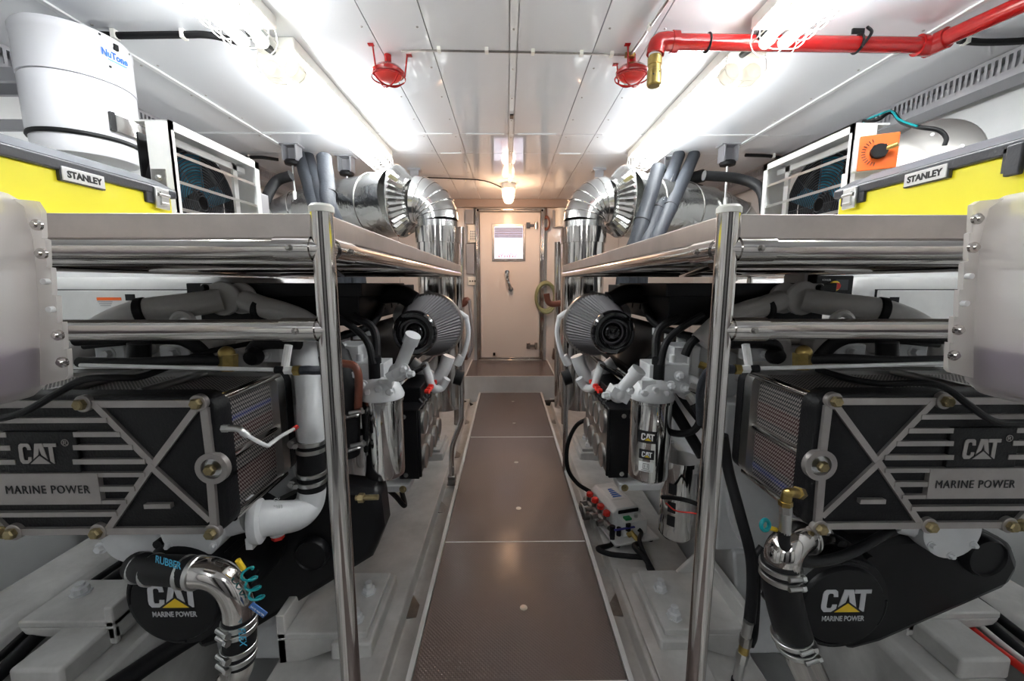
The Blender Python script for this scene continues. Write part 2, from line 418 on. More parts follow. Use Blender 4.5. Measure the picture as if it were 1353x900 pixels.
# slotted cable trunking under the ceiling on both sides
for s, nm in ((-1, 'left'), (1, 'right')):
    X = XC+s*2.26
    t = thing('slotted_cable_trunking', 'grey slotted cable trunking under the ceiling along the %s hull wall' % nm, 'trunking', (X, 2.5, CEIL-.11))
    mb = MB().span((X, .4, CEIL-.105), (X+s*.10, 5.3, CEIL-.10)).span((X+s*.095, .4, CEIL-.105), (X+s*.10, 5.3, CEIL-.005))
    mb.span((X, .4, CEIL-.105), (X+s*.003, 5.3, CEIL-.085)).span((X, .4, CEIL-.02), (X+s*.003, 5.3, CEIL-.003))
    obj('channel', mb, 'perf_grey', t)
    tb = MB(); y = .4
    while y < 5.3: tb.span((X, y, CEIL-.086), (X+s*.003, y+.014, CEIL-.019)); y += .028
    obj('slotted_side', tb, 'perf_grey', t, kind='stuff')
    obj('lower_flange', MB().span((X-s*.01, .4, CEIL-.125), (X+s*.12, 5.3, CEIL-.107)), 'perf_grey', t)
# fluorescent lights in wire cages
def light(x, y0, y1, label):
    z = CEIL
    t = thing('caged_fluorescent_light', label, 'lamp', (x, (y0+y1)/2, z-.17), 'caged fluorescent ceiling lights')
    obj('back_plate', MB().span((x-.085, y0, z-.05), (x+.085, y1, z-.001)), 'cage_white', t, bevel=.006)
    for dx in (-.042, .042):
        tb = obj('fluorescent_tube', MB().cyl((x+dx, y0+.16, z-.105), (x+dx, y1-.06, z-.105), .019, n=16), 'fluor', t)
        for ye, sg in ((y0+.05, 1), (y1-.02, -1)):
            obj('lamp_holder', MB().lathe((x+dx*(1.15 if sg > 0 else .9), ye, z-.108), (0, sg, -.0), [(.012, -.02), (.03, -.014), (.040, .0), (.042, .03), (.034, .06), (.026, .10)] if sg > 0 else [(.01, 0), (.024, .004), (.024, .04)], 24), 'frosted', tb)
    cg = MB(); n = int((y1-y0)/.06)
    for i in range(n+1):
        y = y0+.02+(y1-y0-.04)*i/n
        if i % 1 == 0:
            cg.tube([(x-.08, y, z-.04), (x-.092, y, z-.11), (x-.06, y, z-.152), (x, y, z-.157), (x+.06, y, z-.152), (x+.092, y, z-.11), (x+.08, y, z-.04)], .0022, 5, 2)
    for dx, dz in ((-.092, -.11), (.092, -.11), (0, -.157)):
        cg.cyl((x+dx, y0+.02, z+dz), (x+dx, y1-.02, z+dz), .0026, n=6)
    obj('wire_cage', cg, 'cage_white', t)
LX0, LX1 = -1.0, 1.06
light(LX0, .52, 1.80, 'left caged fluorescent light nearest the viewer, cut by the frame top')
light(LX0, 1.93, 3.46, 'left caged fluorescent light reaching back to the silver duct')
light(LX1, .52, 1.78, 'right caged fluorescent light nearest the viewer, above the red pipe')
light(LX1, 1.93, 3.46, 'right caged fluorescent light running back above the three grey hoses')
for x, l in ((LX0, 'left'), (LX1, 'right')):
    tag(obj('cable_gland', MB().tube([(x-.02, 1.78, CEIL-.05), (x-.02, 1.86, CEIL-.06), (x-.02, 1.95, CEIL-.05)], .016, 10).cyl((x-.02, 1.80, CEIL-.052), (x-.02, 1.83, CEIL-.055), .024), 'rubber'), 'black cable coupling joining the two %s fluorescent lights' % l, 'cable')
for x, l in ((LX0, 'left'), (LX1, 'right')): light(x, -2.0, -1.0, '%s added fluorescent fill light behind the viewer, out of the frame' % l)  # unseen pair added behind the viewer to brighten tanks and foreground
# warm jar lamp by the door
q = P(672, 240, Z=CEIL-.1)
jl = thing('jar_lamp', 'glowing warm jar lamp on the ceiling before the door', 'lamp', (q.x, 4.55, CEIL-.2))
x, y = q.x, 4.55
obj('lamp_base', MB().lathe((x, y, CEIL), (0, 0, -1), [(.07, 0), (.075, .02), (.07, .05), (.055, .06)]), 'cage_white', jl)
obj('glass_globe', MB().lathe((x, y, CEIL-.055), (0, 0, -1), [(.05, 0), (.055, .03), (.052, .09), (.035, .125), (.004, .138)]), 'bulb_warm', jl)
g = MB()
for k in range(6):
    a = k*PI/3; c_, s_ = math.cos(a), math.sin(a)
    g.tube([(x+.066*c_, y+.066*s_, CEIL-.05), (x+.064*c_, y+.064*s_, CEIL-.13), (x+.04*c_, y+.04*s_, CEIL-.19), (x, y, CEIL-.205)], .003, 5, 3)
g.torus((x, y, CEIL-.12), (0, 0, 1), .066, .003, 20, 5)
obj('guard_wires', g, 'cage_white', jl)
pl = bpy.data.lights.new('jar_lamp_light', 'POINT'); pl.energy = 14; pl.color = (1, .60, .36); pl.shadow_soft_size = .07
po = bpy.data.objects.new('jar_lamp_light', pl); C.objects.link(po); po.location = (x, y, CEIL-.26)
# ============================================================ racks on both sides of the aisle
def rack(s, side):
    X = lambda d: XC+s*d
    Y0, Y1, ZT = .65, 2.5, 1.305
    t = thing('steel_shelf_rack', 'polished stainless tube rack carrying a steel shelf over the %s engine' % side, 'rack', (X(1.0), 1.5, -.1), 'stainless racks over the engines')
    tr = MB().span((X(.315), Y0, ZT-.012), (X(1.47), Y1, ZT-.002))
    tr.span((X(.33), Y0-.004, ZT-.038), (X(1.47), Y0+.006, ZT)).span((X(.305), Y0+.02, ZT-.038), (X(.315), Y1, ZT)).span((X(.315), Y1-.01, ZT-.038), (X(1.47), Y1, ZT)).span((X(1.46), Y0, ZT-.038), (X(1.47), Y1, ZT))
    obj('shelf_tray', tr, 'brushed', t, bevel=.002)
    r = .0165
    def post(d, y, z0, path=None):
        m_ = MB()
        if path: m_.tube(path, r*1.0, 16, 6)
        else: m_.cyl((X(d), y, z0), (X(d), y, ZT+.006), r, n=28)
        return obj('post', m_, 'steel', t)
    p = post(.3135, Y0, -.5)
    obj('post_cap', MB().lathe((X(.3135), Y0, ZT+.002), (0, 0, 1), [(r*1.12, 0), (r*1.12, .008), (r*.9, .012)]), 'cage_white', p)
    far = [(X(.32), Y1, ZT-.04), (X(.32), Y1, .9), (X(.32), Y1, .42), (X(.325), Y1, .33), (X(.375), Y1+.01, .19), (X(.39), Y1+.01, .10), (X(.39), Y1+.01, -.085)]
    if s > 0: far = [(X(.335), Y1, ZT-.04), (X(.335), Y1, .9), (X(.345), Y1, -.10)]
    p2 = post(0, 0, 0, far)
    fx = far[-1][0]
    obj('foot_clamp', MB().box((fx, Y1+.01, -.09), (.06, .05, .012)).box((fx, Y1+.01, -.05), (.05, .045, .03)).box((fx, Y1+.01, -.07), (.042, .06, .03)), 'dull_steel', p2, bevel=.003)
    post(1.45, Y0, -.1); post(1.45, Y1, 1.232 if s < 0 else .75)
    z1 = 1.2525
    def rail(a, b, rr=r, nm='rail'): return obj(nm, MB().cyl(a, b, rr, n=24), 'steel', t)
    def sleeve(a, b, par):
        a, b = Vector(a), Vector(b)
        o = obj('sleeve', MB().cyl(a, b, r*1.16, n=24), 'steel', par)
        m_ = (a+b)/2
        obj('set_screw', MB().hexbolt(m_+Vector((0, -r*1.1, .0)) if abs((b-a).x) > .01 else m_+Vector((-s*r*1.1, 0, 0)), (0, -1, 0) if abs((b-a).x) > .01 else (-s, 0, 0), .004, .005), 'dull_steel', par)
    a = rail((X(.315), Y0, z1), (X(1.45), Y0, z1)); sleeve((X(.33), Y0, z1), (X(.385), Y0, z1), a)
    a = rail((X(.315), Y0, 1.1265), (X(1.45), Y0, 1.1265)); sleeve((X(.33), Y0, 1.1265), (X(.385), Y0, 1.1265), a)
    a = rail((X(.3135), Y0, z1), (X(.32), Y1, z1)); sleeve((X(.3135), Y0+.02, z1), (X(.314), Y0+.10, z1), a)
    for y in (1.05, 1.65, 2.25): rail((X(.33), y, z1+.004), (X(1.45), y, z1+.004), .0135, 'cross_bar')
    rail((X(.33), Y1, z1), (X(1.45), Y1, z1))
    rail((X(1.45), Y0, z1), (X(1.45), Y1, z1))
    # braces under the shelf
    rail((X(.42), .9, z1-.012), (X(.9), 2.2, z1-.012), .011, 'brace')
    return t
rack(-1, 'left'); rack(1, 'right')

# ============================================================ translucent tanks at the rack fronts
def tank(s, side):
    X = lambda px: px
    q = P(60 if s < 0 else 1280, 330, Y=.5)
    xe = q.x-s*0.0
    t = thing('translucent_plastic_tank', 'milky translucent plastic tank with screwed flange at the %s picture edge' % side, 'tank', (xe+s*.14, .46, 1.05), 'milky tanks on the rack fronts')
    # shell: rounded column, belly towards the viewer, sloping foot
    rings = []
    pr = [(1.052, .12, -.0), (1.060, .15, -.0), (1.075, .166, 0), (1.16, .175, 0), (1.25, .178, 0), (1.288, .172, 0), (1.304, .15, 0), (1.308, .12, 0)]
    for z, hw, dy in pr:
        ring = [(xe+s*.185+x+(s*.010*(1.3-z)/.25), .44+dy+y, z-max(0, s*(x)+.1)*(.10 if z < 1.1 else 0)) for x, y in rrect(2*hw, .10+hw*.4, .03, 6)]
        rings.append(ring)
    body = obj('tank_body', MB().loops(rings), 'hdpe', t, angle=60)
    rings = []
    for z, hw, dy in [(1.056, .11, -.0), (1.063, .143, -.0), (1.078, .163, 0), (1.122, .170, 0)]:
        rings.append([(xe+s*.193+x, .44+dy+y, z-(max(0, s*x+.1)*.10 if z < 1.1 else 0)) for x, y in rrect(2*hw, .08+hw*.4, .028, 6)])
    obj('liquid', MB().loops(rings), 'liquid', t, angle=60)
    # flange: thin scalloped plate with screws, in the plane Y=.5
    pts = [(47, 297), (53, 335), (60, 372), (67, 409), (75, 443), (81, 479)] if s < 0 else [(1293, 289), (1288, 327), (1281, 365), (1275, 401), (1268, 436), (1262, 470)]
    e0, e1 = (44, 94) if s < 0 else (1296, 1252)
    a = P(pts[0][0]-s*17*-1*(-1), 262, Y=.5); 
    out = []
    for (px, py) in pts:
        for dy_, dx_ in ((-18, 10.5), (-14, 11), (14, 12.5), (18, 12)):
            out.append(P(px-s*dx_, py+dy_, Y=.5))
    out.append(P(pts[-1][0]-s*8, pts[-1][1]+22, Y=.5))
    inn = [P(pts[-1][0]+s*40, pts[-1][1]+34, Y=.5), P(pts[0][0]+s*40, 262, Y=.5), P(pts[0][0]-s*2, 266, Y=.5)]
    poly = [(p.x, p.z) for p in out+inn]
    obj('flange', MB().prism(poly, (0, .497, 0), (1, 0, 0), (0, 0, 1), -.006), 'hdpe', t)
    for i, (px, py) in enumerate(pts):
        c = P(px, py, Y=.494)
        if i in (0, 1, 4, 5): obj('screw', MB().lathe(c, (0, -1, 0), [(.0065, -.003), (.0065, 0), (.0035, .001), (.003, .004)], 14), 'steel', t)
        else: obj('screw_hole', MB().lathe(c, (0, -1, 0), [(.0035, -.003), (.0035, .0028)], 14), 'print_white', t, label='empty hole in the flange')
tank(-1, 'left'); tank(1, 'right')

# ============================================================ toolboxes
def toolbox(s, side):
    X = -1.05 if s < 0 else P(1103, 255, Y=1.34).x
    px_far = 232 if s < 0 else 1103
    yf = P(px_far, 262, X=X).y; yn = yf-.68; z0 = 1.305
    zt = P(px_far, 262, X=X).z
    wd = .27
    t = thing('toolbox', 'yellow toolbox with grey lid on the %s shelf' % side, 'toolbox', (X+s*wd/2, (yn+yf)/2, z0), 'yellow toolboxes')
    obj('body', MB().prism([(0, 0), (wd, 0), (wd, zt-z0), (0, zt-z0)], (X+s*.004, yn+.01, z0), (s, 0, 0), (0, 0, 1), (yf-yn-.02)*(-s)), 'yellow_plastic', t, bevel=.008)
    lid = obj('lid', MB().prism([(-.006, 0), (wd+.012, 0), (wd+.012, .022), (wd-.02, .055), (.05, .055), (-.006, .024)], (X, yn, zt-.004), (s, 0, 0), (0, 0, 1), (yf-yn)*(-s)), 'dark_grey_plastic', t, bevel=.004)
    obj('lid_top', MB().span((X+s*.06, yn+.06, zt+.05), (X+s*(wd-.03), yf-.08, zt+.06)), 'grey_lid', lid, bevel=.004)
    obj('lid_slope', MB().prism([(0, 0), (.05, .031), (.048, .034), (-.002, .003)], (X+s*0, yn+.03, zt+.0205), (s, 0, 0), (0, 0, 1), (yf-yn-.1)*(-s)), 'grey_lid', lid)
    # corner drop of the dark rim at the far end, and the middle tab behind the name plate
    def drop(pa, pb, zl):
        ya, yb = P(pa, 262, X=X).y, P(pb, 262, X=X).y
        ya, yb = sorted((ya, yb))
        return MB().span((X-s*.005, ya, zl), (X+s*.006, yb, zt))
    la, lb = ((192, 222) if s < 0 else (1143, 1113))
    obj('latch_mount', drop(la, lb, zt-.032), 'dark_grey_plastic', lid, bevel=.003)
    ya = sorted([P(k, 250, X=X).y for k in ((199, 217) if s < 0 else (1120, 1137))])
    lt = obj('latch', MB().span((X-s*.014, ya[0], zt-.045), (X-s*.004, ya[1], zt+.016)), 'alloy', t, bevel=.003)
    ym = (ya[0]+ya[1])/2
    obj('latch_hook', MB().span((X-s*.019, ym-.012, zt-.035), (X-s*.012, ym+.012, zt+.004)).cyl((X-s*.016, ym-.02, zt-.005), (X-s*.016, ym+.02, zt-.005), .005).cyl((X-s*.016, ym-.014, zt-.03), (X-s*.016, ym+.014, zt-.03), .005), 'alloy', lt)
    a, b = (P(77, 222, X=X), P(135, 249, X=X)) if s < 0 else (P(1256, 218, X=X), P(1198, 246, X=X))
    y0, y1 = sorted((a.y, b.y)); zc = (P(106, 235, X=X).z if s < 0 else P(1227, 232, X=X).z); hz = .0155
    obj('plate_frame', MB().span((X-s*.006, y0-.004, zc-hz-.003), (X+s*.004, y1+.004, zt)), 'dark_grey_plastic', t, bevel=.002)
    pl_ = obj('name_plate', MB().span((X-s*.009, y0, zc-hz), (X-s*.005, y1, zc+hz)), 'print_white', t, bevel=.001)
    u = (0, 1, 0) if s < 0 else (0, -1, 0)
    text('lettering', 'STANLEY', .0155, (X-s*.0092, (y0+y1)/2, zc-.0078), u, (0, 0, 1), 'print_black', pl_, .0008, sx=(y1-y0)*.86/.0835*.90, bold=.0009)
    if s > 0:
        yk = P(1345, 200, X=X).y
        obj('latch_mount', MB().span((X-.006, yk-.03, zt-.04), (X+.006, yk+.02, zt+.01)), 'dark_grey_plastic', lid)
        obj('latch', MB().span((X-.016, yk-.02, zt-.05), (X-.004, yk+.008, zt+.012)), 'dark_grey_plastic', t, bevel=.003)
toolbox(-1, 'left'); toolbox(1, 'right')
# ============================================================ the two engines
def clamp(mb, a, axis, r, w_=.012):
    """band clamp with its screw housing"""
    x, y, z = frame(axis); a = Vector(a)
    mb.lathe(a-z*w_/2, z, [(r, 0), (r*1.03, .001), (r*1.03, w_-.001), (r, w_)], 28)
    return mb
def worm(mb, a, axis, r, side):
    a = Vector(a); side = Vector(side).normalized(); z = Vector(axis).normalized(); t = z.cross(side)
    c = a+side*r*1.08
    mb.cyl(c-t*.018, c+t*.018, .0065, n=10).cyl(c+t*.016, c+t*.026, .009, n=6)
    return mb
def qc(cx, cy, Y=1.0):
    p = P(940+cx/3.276, 460+cy/3.276, Y=Y); return (p.x-XC, p.z)
def zigzag(mb, a, d, up, out, n, amp):
    """a crimped fin strip: from a along d in n teeth, height along up, folded outwards"""
    a, d, up, out = Vector(a), Vector(d), Vector(up), Vector(out)
    vs = []
    for i in range(n+1):
        p = a+d*(i/n)+up*(amp if i % 2 else -amp)
        vs += [p-up*.0017, p+up*.0017+out*.0]
    base = len(mb.v); mb.v += [tuple(v) for v in vs]
    for i in range(n): mb.f.append((base+2*i, base+2*i+2, base+2*i+3, base+2*i+1))
def aftercooler(s, e):
    X = lambda u: XC+s*u
    uc = qc(1175, 400)[0]; u0 = qc(440, 500)[0]; zt = qc(800, 196)[1]; zb = qc(800, 792)[1]
    W = 2*(uc-u0); zc = (zt+zb)/2; H = zt-zb; cx = X(uc)
    Yf = 1.008
    plate = MB()
    rr = .045
    for (ya, yb, sh) in ((Yf, Yf+.055, 0),):
        ring = lambda y, k: [(cx+x, y, zc+z) for x, z in rrect(W-2*k, H-2*k, rr-k*.5, 6)]
        plate.loops([ring(Yf, .010), ring(Yf+.004, .003), ring(Yf+.012, 0), ring(Yf+.055, 0)])
    pt = obj('end_cover', plate, 'cast_black', e, angle=40)
    # machined ribs
    ribs = MB()
    cnt = [0]
    def bar(a, b, w_):
        cnt[0] += 1
        a = Vector((a[0], a[1])); b = Vector((b[0], b[1])); d = (b-a).normalized(); n = Vector((-d.y, d.x))*w_/2*1.22
        poly = [a+n, b+n, b-n, a-n]
        ribs.prism([(X(p.x)-X(0), p.y) for p in poly], (X(0), 1.0-.00012*cnt[0], 0), (1, 0, 0), (0, 0, 1), -.013)
    def both(p, q, wpx):
        a, b = qc(*p), qc(*q); w_ = wpx/3.276/540
        if q[0] >= 1170: b = (uc, b[1])
        a = (a[0], b[1]) if abs(p[1]-q[1]) < 3 else a
        bar(a, b, w_); bar((2*uc-a[0], a[1]), (2*uc-b[0], b[1]), w_)
    both((535, 230), (1176, 230), 26); both((545, 255), (722, 495), 24); both((718, 490), (960, 236), 24)
    both((722, 490), (905, 762), 24); both((735, 490), (480, 730), 22); both((508, 250), (484, 445), 28); both((478, 565), (462, 760), 28)
    both((465, 768), (1176, 766), 26)
    for y, x in ((297, 908), (357, 852), (412, 800), (472, 748)): both((x, y), (1045 if y > 300 else 1176, y), 19)
    both((690+60, 527), (1176, 527), 17); both((790, 588), (950, 588), 19); both((823, 641), (1176, 641), 15)
    both((862, 692), (1176, 692), 18)
    a, b = qc(942, 520), qc(942, 648)
    ribs.prism([(X(a[0])-X(0), a[1]), (X(2*uc-a[0])-X(0), a[1]), (X(2*uc-a[0])-X(0), b[1]), (X(a[0])-X(0), b[1])], (X(0), .9950, 0), (1, 0, 0), (0, 0, 1), -.018)
    a, b = qc(640, 663), qc(750, 663)
    bar(a, b, .010)
    for mir in (0, 1):
        c = qc(471, 507); u = c[0] if not mir else 2*uc-c[0]
        ribs.lathe((X(u), 1.012, c[1]), (0, -1, 0), [(.0415, 0), (.0415, .0165), (.027, .0165), (.027, 0)], 32, caps=False)
    obj('machined_ribs', ribs, 'machined', pt)
    for mir in (0, 1):
        for (bx, by, r) in ((530, 228, .0125), (1007, 228, .0125), (468, 778, .0125), (940, 768, .0125), (471, 507, .0125)):
            c = qc(bx, by); u = c[0] if not mir else 2*uc-c[0]
            if r and bx == 471:
                obj('washer', MB().lathe((X(u), 1.009, c[1]), (0, -1, 0), [(.026, 0), (.026, .006), (.022, .007), (.0215, .004), (.016, .004)], 28), 'alloy', pt)
            m_ = MB().hexbolt((X(u), .996, c[1]), (0, -1, 0), .0145, .014, False)
            if bx != 471: obj('washer', MB().lathe((X(u), 1.01, c[1]), (0, -1, 0), [(.0215, 0), (.0215, .013), (.0195, .0145)], 28), 'machined', pt)
            obj('bolt', m_, 'zinc_bolt', pt)
    c = qc(1335, 765); obj('bolt', MB().hexbolt((X(c[0]), 1.0, c[1]), (0, -1, 0), .0125, .014), 'zinc_bolt', pt)
    # name panel and band lettering
    a, b = qc(1040, 345), qc(1310, 515)
    xa, xb = sorted((X(a[0]), X(b[0])))
    obj('name_panel', MB().span((xa, .999, b[1]), (xb, 1.011, a[1])), 'cast_black', pt, bevel=.002)
    hh = 95/3.276/540
    xo = (xa+xb)/2-.055
    cat_mark((xo, .9985, qc(1100, 478)[1]), (1, 0, 0), (0, 0, 1), hh, 'machined', 'machined', 'cast_black', pt, asp=.82)
    text('lettering', '®', .018, (xo+.118, .9985, qc(1100, 405)[1]), (1, 0, 0), (0, 0, 1), 'machined', pt)
    text('lettering', 'MARINE POWER', .0225, (cx-(.008 if s > 0 else -.001), .9945, qc(1100, 601)[1]), (1, 0, 0), (0, 0, 1), 'print_black', pt, sx=.84, spacing=1.14)
    # core
    Yb = 1.32; ui = u0+.012
    co = MB().span((X(ui+.016), Yf+.05, zb+.012), (X(2*uc-ui-.016), Yb, zt-.018))
    cr = obj('cooler_core', co, 'core_dark', e)
    red, blue = MB(), MB()
    za, zz = zb+.02, zt-.03
    for (z0, z1, m_) in ((.12, .34, red), (.60, .70, red), (.78, .83, blue)) if s < 0 else ((.22, .45, red), (.08, .14, blue), (.62, .78, red)):
        m_.span((X(ui+.014), Yf+.06, za+(zz-za)*z0), (X(ui+.02), Yb-.005, za+(zz-za)*z1))
    obj('tinted_tubes', red, 'core_red', cr); obj('tinted_tubes', blue, 'core_blue', cr)
    fn = MB(); nz = 26
    for i in range(nz):
        z = za+(zz-za)*(i+.5)/nz
        if i in (12, 13): continue
        zigzag(fn, (X(ui+.012), Yf+.056, z), (0, Yb-Yf-.06, 0), (0, 0, 1), (s, 0, 0), 56, .0042)
    for i in range(24):
        y = Yf+.06+(Yb-Yf-.06)*(i+.5)/24
        zigzag(fn, (X(ui+.02), y, zt-.0165), (s*(W-.06), 0, 0), (0, 1, 0), (0, 0, 1), 150, .004)
    obj('crimped_fins', fn, 'fin_metal', cr, kind='stuff')
    rods = MB()
    for z in (zt-.022, (zt+zb)/2, zb+.018):
        for u in (ui+.008, 2*uc-ui-.008):
            obj('tie_rod', MB().cyl((X(u), Yf+.05, z), (X(u), Yb+.002, z), .0125, n=20), 'steel', cr)
    for u in (ui+.22, ui+.45, ui+.7): obj('tie_rod', MB().cyl((X(u), Yf+.05, zt-.008), (X(u), Yb+.002, zt-.008), .0125, n=16), 'alloy', cr)
    bk = MB(); bk.loops([[(cx+x, y, zc+z) for x, z in rrect(W-.004, H-.01, rr, 6)] for y in (Yb-.03, Yb+.012)])
    obj('back_plate', bk, 'alloy', e)
    bk = MB(); bk.loops([[(cx+x, y, zc+z) for x, z in rrect(W, H-.02, rr, 6)] for y in (Yb+.012, Yb+.05)])
    obj('rear_cover', bk, 'cast_black', e)

def engine(s, side):
    X = lambda d: XC+s*d
    def Q(px, py, Y):      # a point measured on the right engine, mirrored for the left
        p = P(px, py, Y=Y); return Vector((XC+s*(p.x-XC), p.y, p.z))
    e = thing('marine_engine', ('white marine diesel engine with black end cover under the left rack' if s < 0 else 'white marine diesel engine with black end cover under the right rack'), 'engine', (X(1.2), 2.2, -.1), 'marine engines under the racks')
    aftercooler(s, e)
    # block, sump, heads
    b = MB().span((X(.82), 1.52, .12), (X(1.56), 3.5, .74))
    for i in range(6):
        y = 1.6+i*.33
        b.span((X(.79), y, .15), (X(.83), y+.04, .72)); b.lathe((X(.82), y+.18, .30), (-s, 0, 0), [(.085, 0), (.085, .02), (.075, .028)], 20)
    b.span((X(.785), 1.54, .40), (X(.83), 3.45, .45)).span((X(.785), 1.54, .68), (X(.83), 3.45, .73))
    bl = obj('engine_block', b, 'engine_white', e, bevel=.008)
    bb = MB()
    for i in range(12):
        for z in (.425, .705): bb.hexbolt((X(.785), 1.6+i*.155, z), (-s, 0, 0), .010, .012)
    obj('block_bolts', bb, 'engine_white', bl, kind='stuff')
    obj('oil_sump', MB().prism([(.88, .13), (1.50, .13), (1.25, .0), (1.22, -.34), (.94, -.34)], (X(0), 1.5, 0), (s, 0, 0), (0, 0, 1), -s*1.9), 'engine_white', e, bevel=.01)
    fl = MB().lathe((X(1.2), 1.48, .38), (0, 1, 0), [(.30, 0), (.36, .02), (.36, .07), (.30, .08)], 40)
    for k in range(14):
        a = 2*PI*k/14; fl.hexbolt((X(1.2)+.33*math.cos(a), 1.50, .38+.33*math.sin(a)), (0, -1, 0), .010, .014)
    obj('front_housing', fl, 'engine_white', e)
    # cylinder heads: a white bank and a sloping black cover towards the aisle
    for k in range(4):
        y = 1.62+k*.31
        h_ = MB().prism([(.60, .78), (.86, .70), (1.02, .86), (.78, .97)], (X(0), y, 0), (s, 0, 0), (0, 0, 1), -s*.27)
        for q in range(3): h_.hexbolt((X(.70), y+.05+.085*q, .85), (-.5*s, 0, .85), .012, .03)
        obj('cylinder_head', h_, 'engine_white', e, bevel=.01)
    vc = MB().prism([(.50, .83), (.54, .765), (.80, .92), (.765, .99)], (X(0), 1.75, 0), (s, 0, 0), (0, 0, 1), -s*1.1)
    obj('rocker_cover', vc, 'cast_black', e, bevel=.012)
    obj('wiring_loom', MB().tube([Q(852, 405, 1.9), Q(858, 418, 1.8), Q(872, 432, 1.75), Q(895, 440, 1.7), Q(925, 448, 1.6), Q(945, 452, 1.55)], lambda q: .017*(1+.08*math.sin(q*300)), 12), 'rubber', e)
    obj('white_rail', MB().tube([Q(862, 410, 1.95), Q(900, 416, 1.85), Q(940, 424, 1.75)], .008, 8), 'engine_white', e)
    for k in range(4):
        q = Q(868+16*k, 438+5*k, 1.78-.03*k); obj('injector_clip', MB().box(q, (.035, .02, .03)).hexbolt(q+V(0, -.01, .01), (0, -1, .3), .009, .02), 'engine_white', e)
    obj('hose', MB().tube([Q(905, 470, 1.5), Q(912, 455, 1.5), Q(925, 445, 1.5), Q(950, 440, 1.5)], .016, 10), 'rubber', e)
    # black manifold box over the engine with webs
    mb = MB().span((X(.60), 1.62, 1.145), (X(1.28), 2.3, 1.20)).span((X(.66), 2.3, 1.13), (X(.80), 2.8, 1.19))
    mb.span((X(.62), 1.64, 1.03), (X(1.25), 1.9, 1.15)).span((X(.66), 1.7, 1.03), (X(1.2), 2.9, 1.14))
    for i in range(9):
        y = 1.70+i*.13; mb.prism([(0, 0), (.06, 0), (.03, -.075), (.02, -.075)], (X(.655), y, 1.14), (0, 1, 0), (0, 0, 1), .04*s)
    obj('intake_manifold', mb, 'plastic_black', e, bevel=.004)
    mb = MB().span((X(.9), 1.45, .80), (X(1.55), 1.75, .97)).span((X(1.0), 1.5, .97), (X(1.5), 1.62, 1.03))
    for u in (.95, 1.1, 1.3, 1.45): mb.cyl((X(u), 1.42, .98), (X(u), 1.55, .99), .035)
    obj('thermostat_housing', mb, 'engine_grey', e, bevel=.015)
    # charge pipes over the cooler
    for pts, r, cl, fl_ in (([(1062, 396, 1.55), (1100, 402, 1.5), (1165, 411, 1.45), (1215, 432, 1.42), (1250, 470, 1.40)], .043, (1163, 411, 1.45), (1058, 394, 1.56)),
                            ([(1030, 397, 1.58), (1012, 404, 1.55), (985, 412, 1.53), (955, 425, 1.5), (925, 452, 1.5)], .040, (1010, 408, 1.55), (1034, 394, 1.6))):
        pp = obj('charge_pipe', MB().tube([Q(*p) for p in pts], r, 20), 'engine_grey', e)
        c = Q(*cl); ax = Q(*pts[1])-Q(*pts[2]) if cl[0] > 1100 else Q(*pts[1])-Q(*pts[2])
        obj('hose_band', MB().lathe(c-ax.normalized()*.014, ax, [(r*1.04, 0), (r*1.16, .004), (r*1.16, .024), (r*1.04, .028)], 24), 'rubber', pp)
        c = Q(*fl_); g = MB().lathe(c, (0, -1, 0), [(r*1.5, 0), (r*1.5, .016), (r*1.1, .02)], 24); g.box(c+Vector((s*.045, -.008, .03)), (.06, .014, .05))
        fo = obj('flange', g, 'engine_grey', pp, bevel=.004)
        obj('flange_bolt', MB().hexbolt(c+Vector((s*.055, -.016, .038)), (0, -1, 0), .011, .014), 'plastic_black', pp)
    g = MB()
    c = Q(1112, 426, 1.42)
    for k in range(1): g.torus(c, (0, 1, 0), .032, .014, 24, 8)
    obj('lifting_eye', g, 'engine_grey', e)
    # thin rail on top of the cooler with its brass union
    rl = MB().cyl(Q(1250, 480, 1.05), Q(1000, 487, 1.05), .0052, n=10)
    rr_ = obj('drain_rail', rl, 'paper_white', e)
    mm = MB().cyl(Q(1002, 487, 1.05), Q(992, 487.5, 1.05), .010, n=12)
    obj('rubber_sleeve', mm, 'rubber', rr_)
    obj('union', MB().cyl(Q(990, 487.5, 1.05), Q(978, 488, 1.05), .011, n=6).cyl(Q(990, 487, 1.06), Q(985, 455, 1.06), .010, n=10), 'paper_white', rr_)
    obj('union_nut', MB().cyl(Q(978, 488, 1.05), Q(970, 488, 1.05), .014, n=6), 'brass', rr_)
    obj('hose', MB().tube([Q(970, 488, 1.05), Q(955, 488, 1.06), Q(935, 492, 1.12), Q(925, 520, 1.2), Q(926, 560, 1.25)], .012, 10), 'hose_grey', rr_)
    # clutter between head and rails
    for pts, r, m_ in (([(1250, 447, 1.25), (1140, 445, 1.25), (1105, 452, 1.25), (1080, 475, 1.28)], .020, 'rubber'), ([(965, 452, 1.3), (1010, 452, 1.3), (1025, 462, 1.3), (1020, 476, 1.3)], .022, 'rubber'),
                       ([(1065, 475, 1.15), (1110, 474, 1.12), (1180, 477, 1.1), (1250, 476, 1.1)], .014, 'rubber'), ([(1240, 456, 1.3), (1200, 452, 1.3), (1175, 450, 1.32)], .009, 'rubber'),
                       ([(960, 400, 1.75), (930, 392, 1.8), (890, 388, 1.9), (850, 396, 2.0)], .03, 'plastic_black')):
        obj('hose', MB().tube([Q(*p) for p in pts], r, 12), m_, e)
    obj('sender_cap', MB().lathe(Q(1022, 468, 1.28), (0, -1, -.2), [(.028, 0), (.03, .01), (.022, .03), (.010, .035)], 16), 'plastic_black', e)
    obj('sender_cap', MB().cyl(Q(1172, 470, 1.2), Q(1172, 452, 1.2), .028, n=20), 'plastic_black', e)
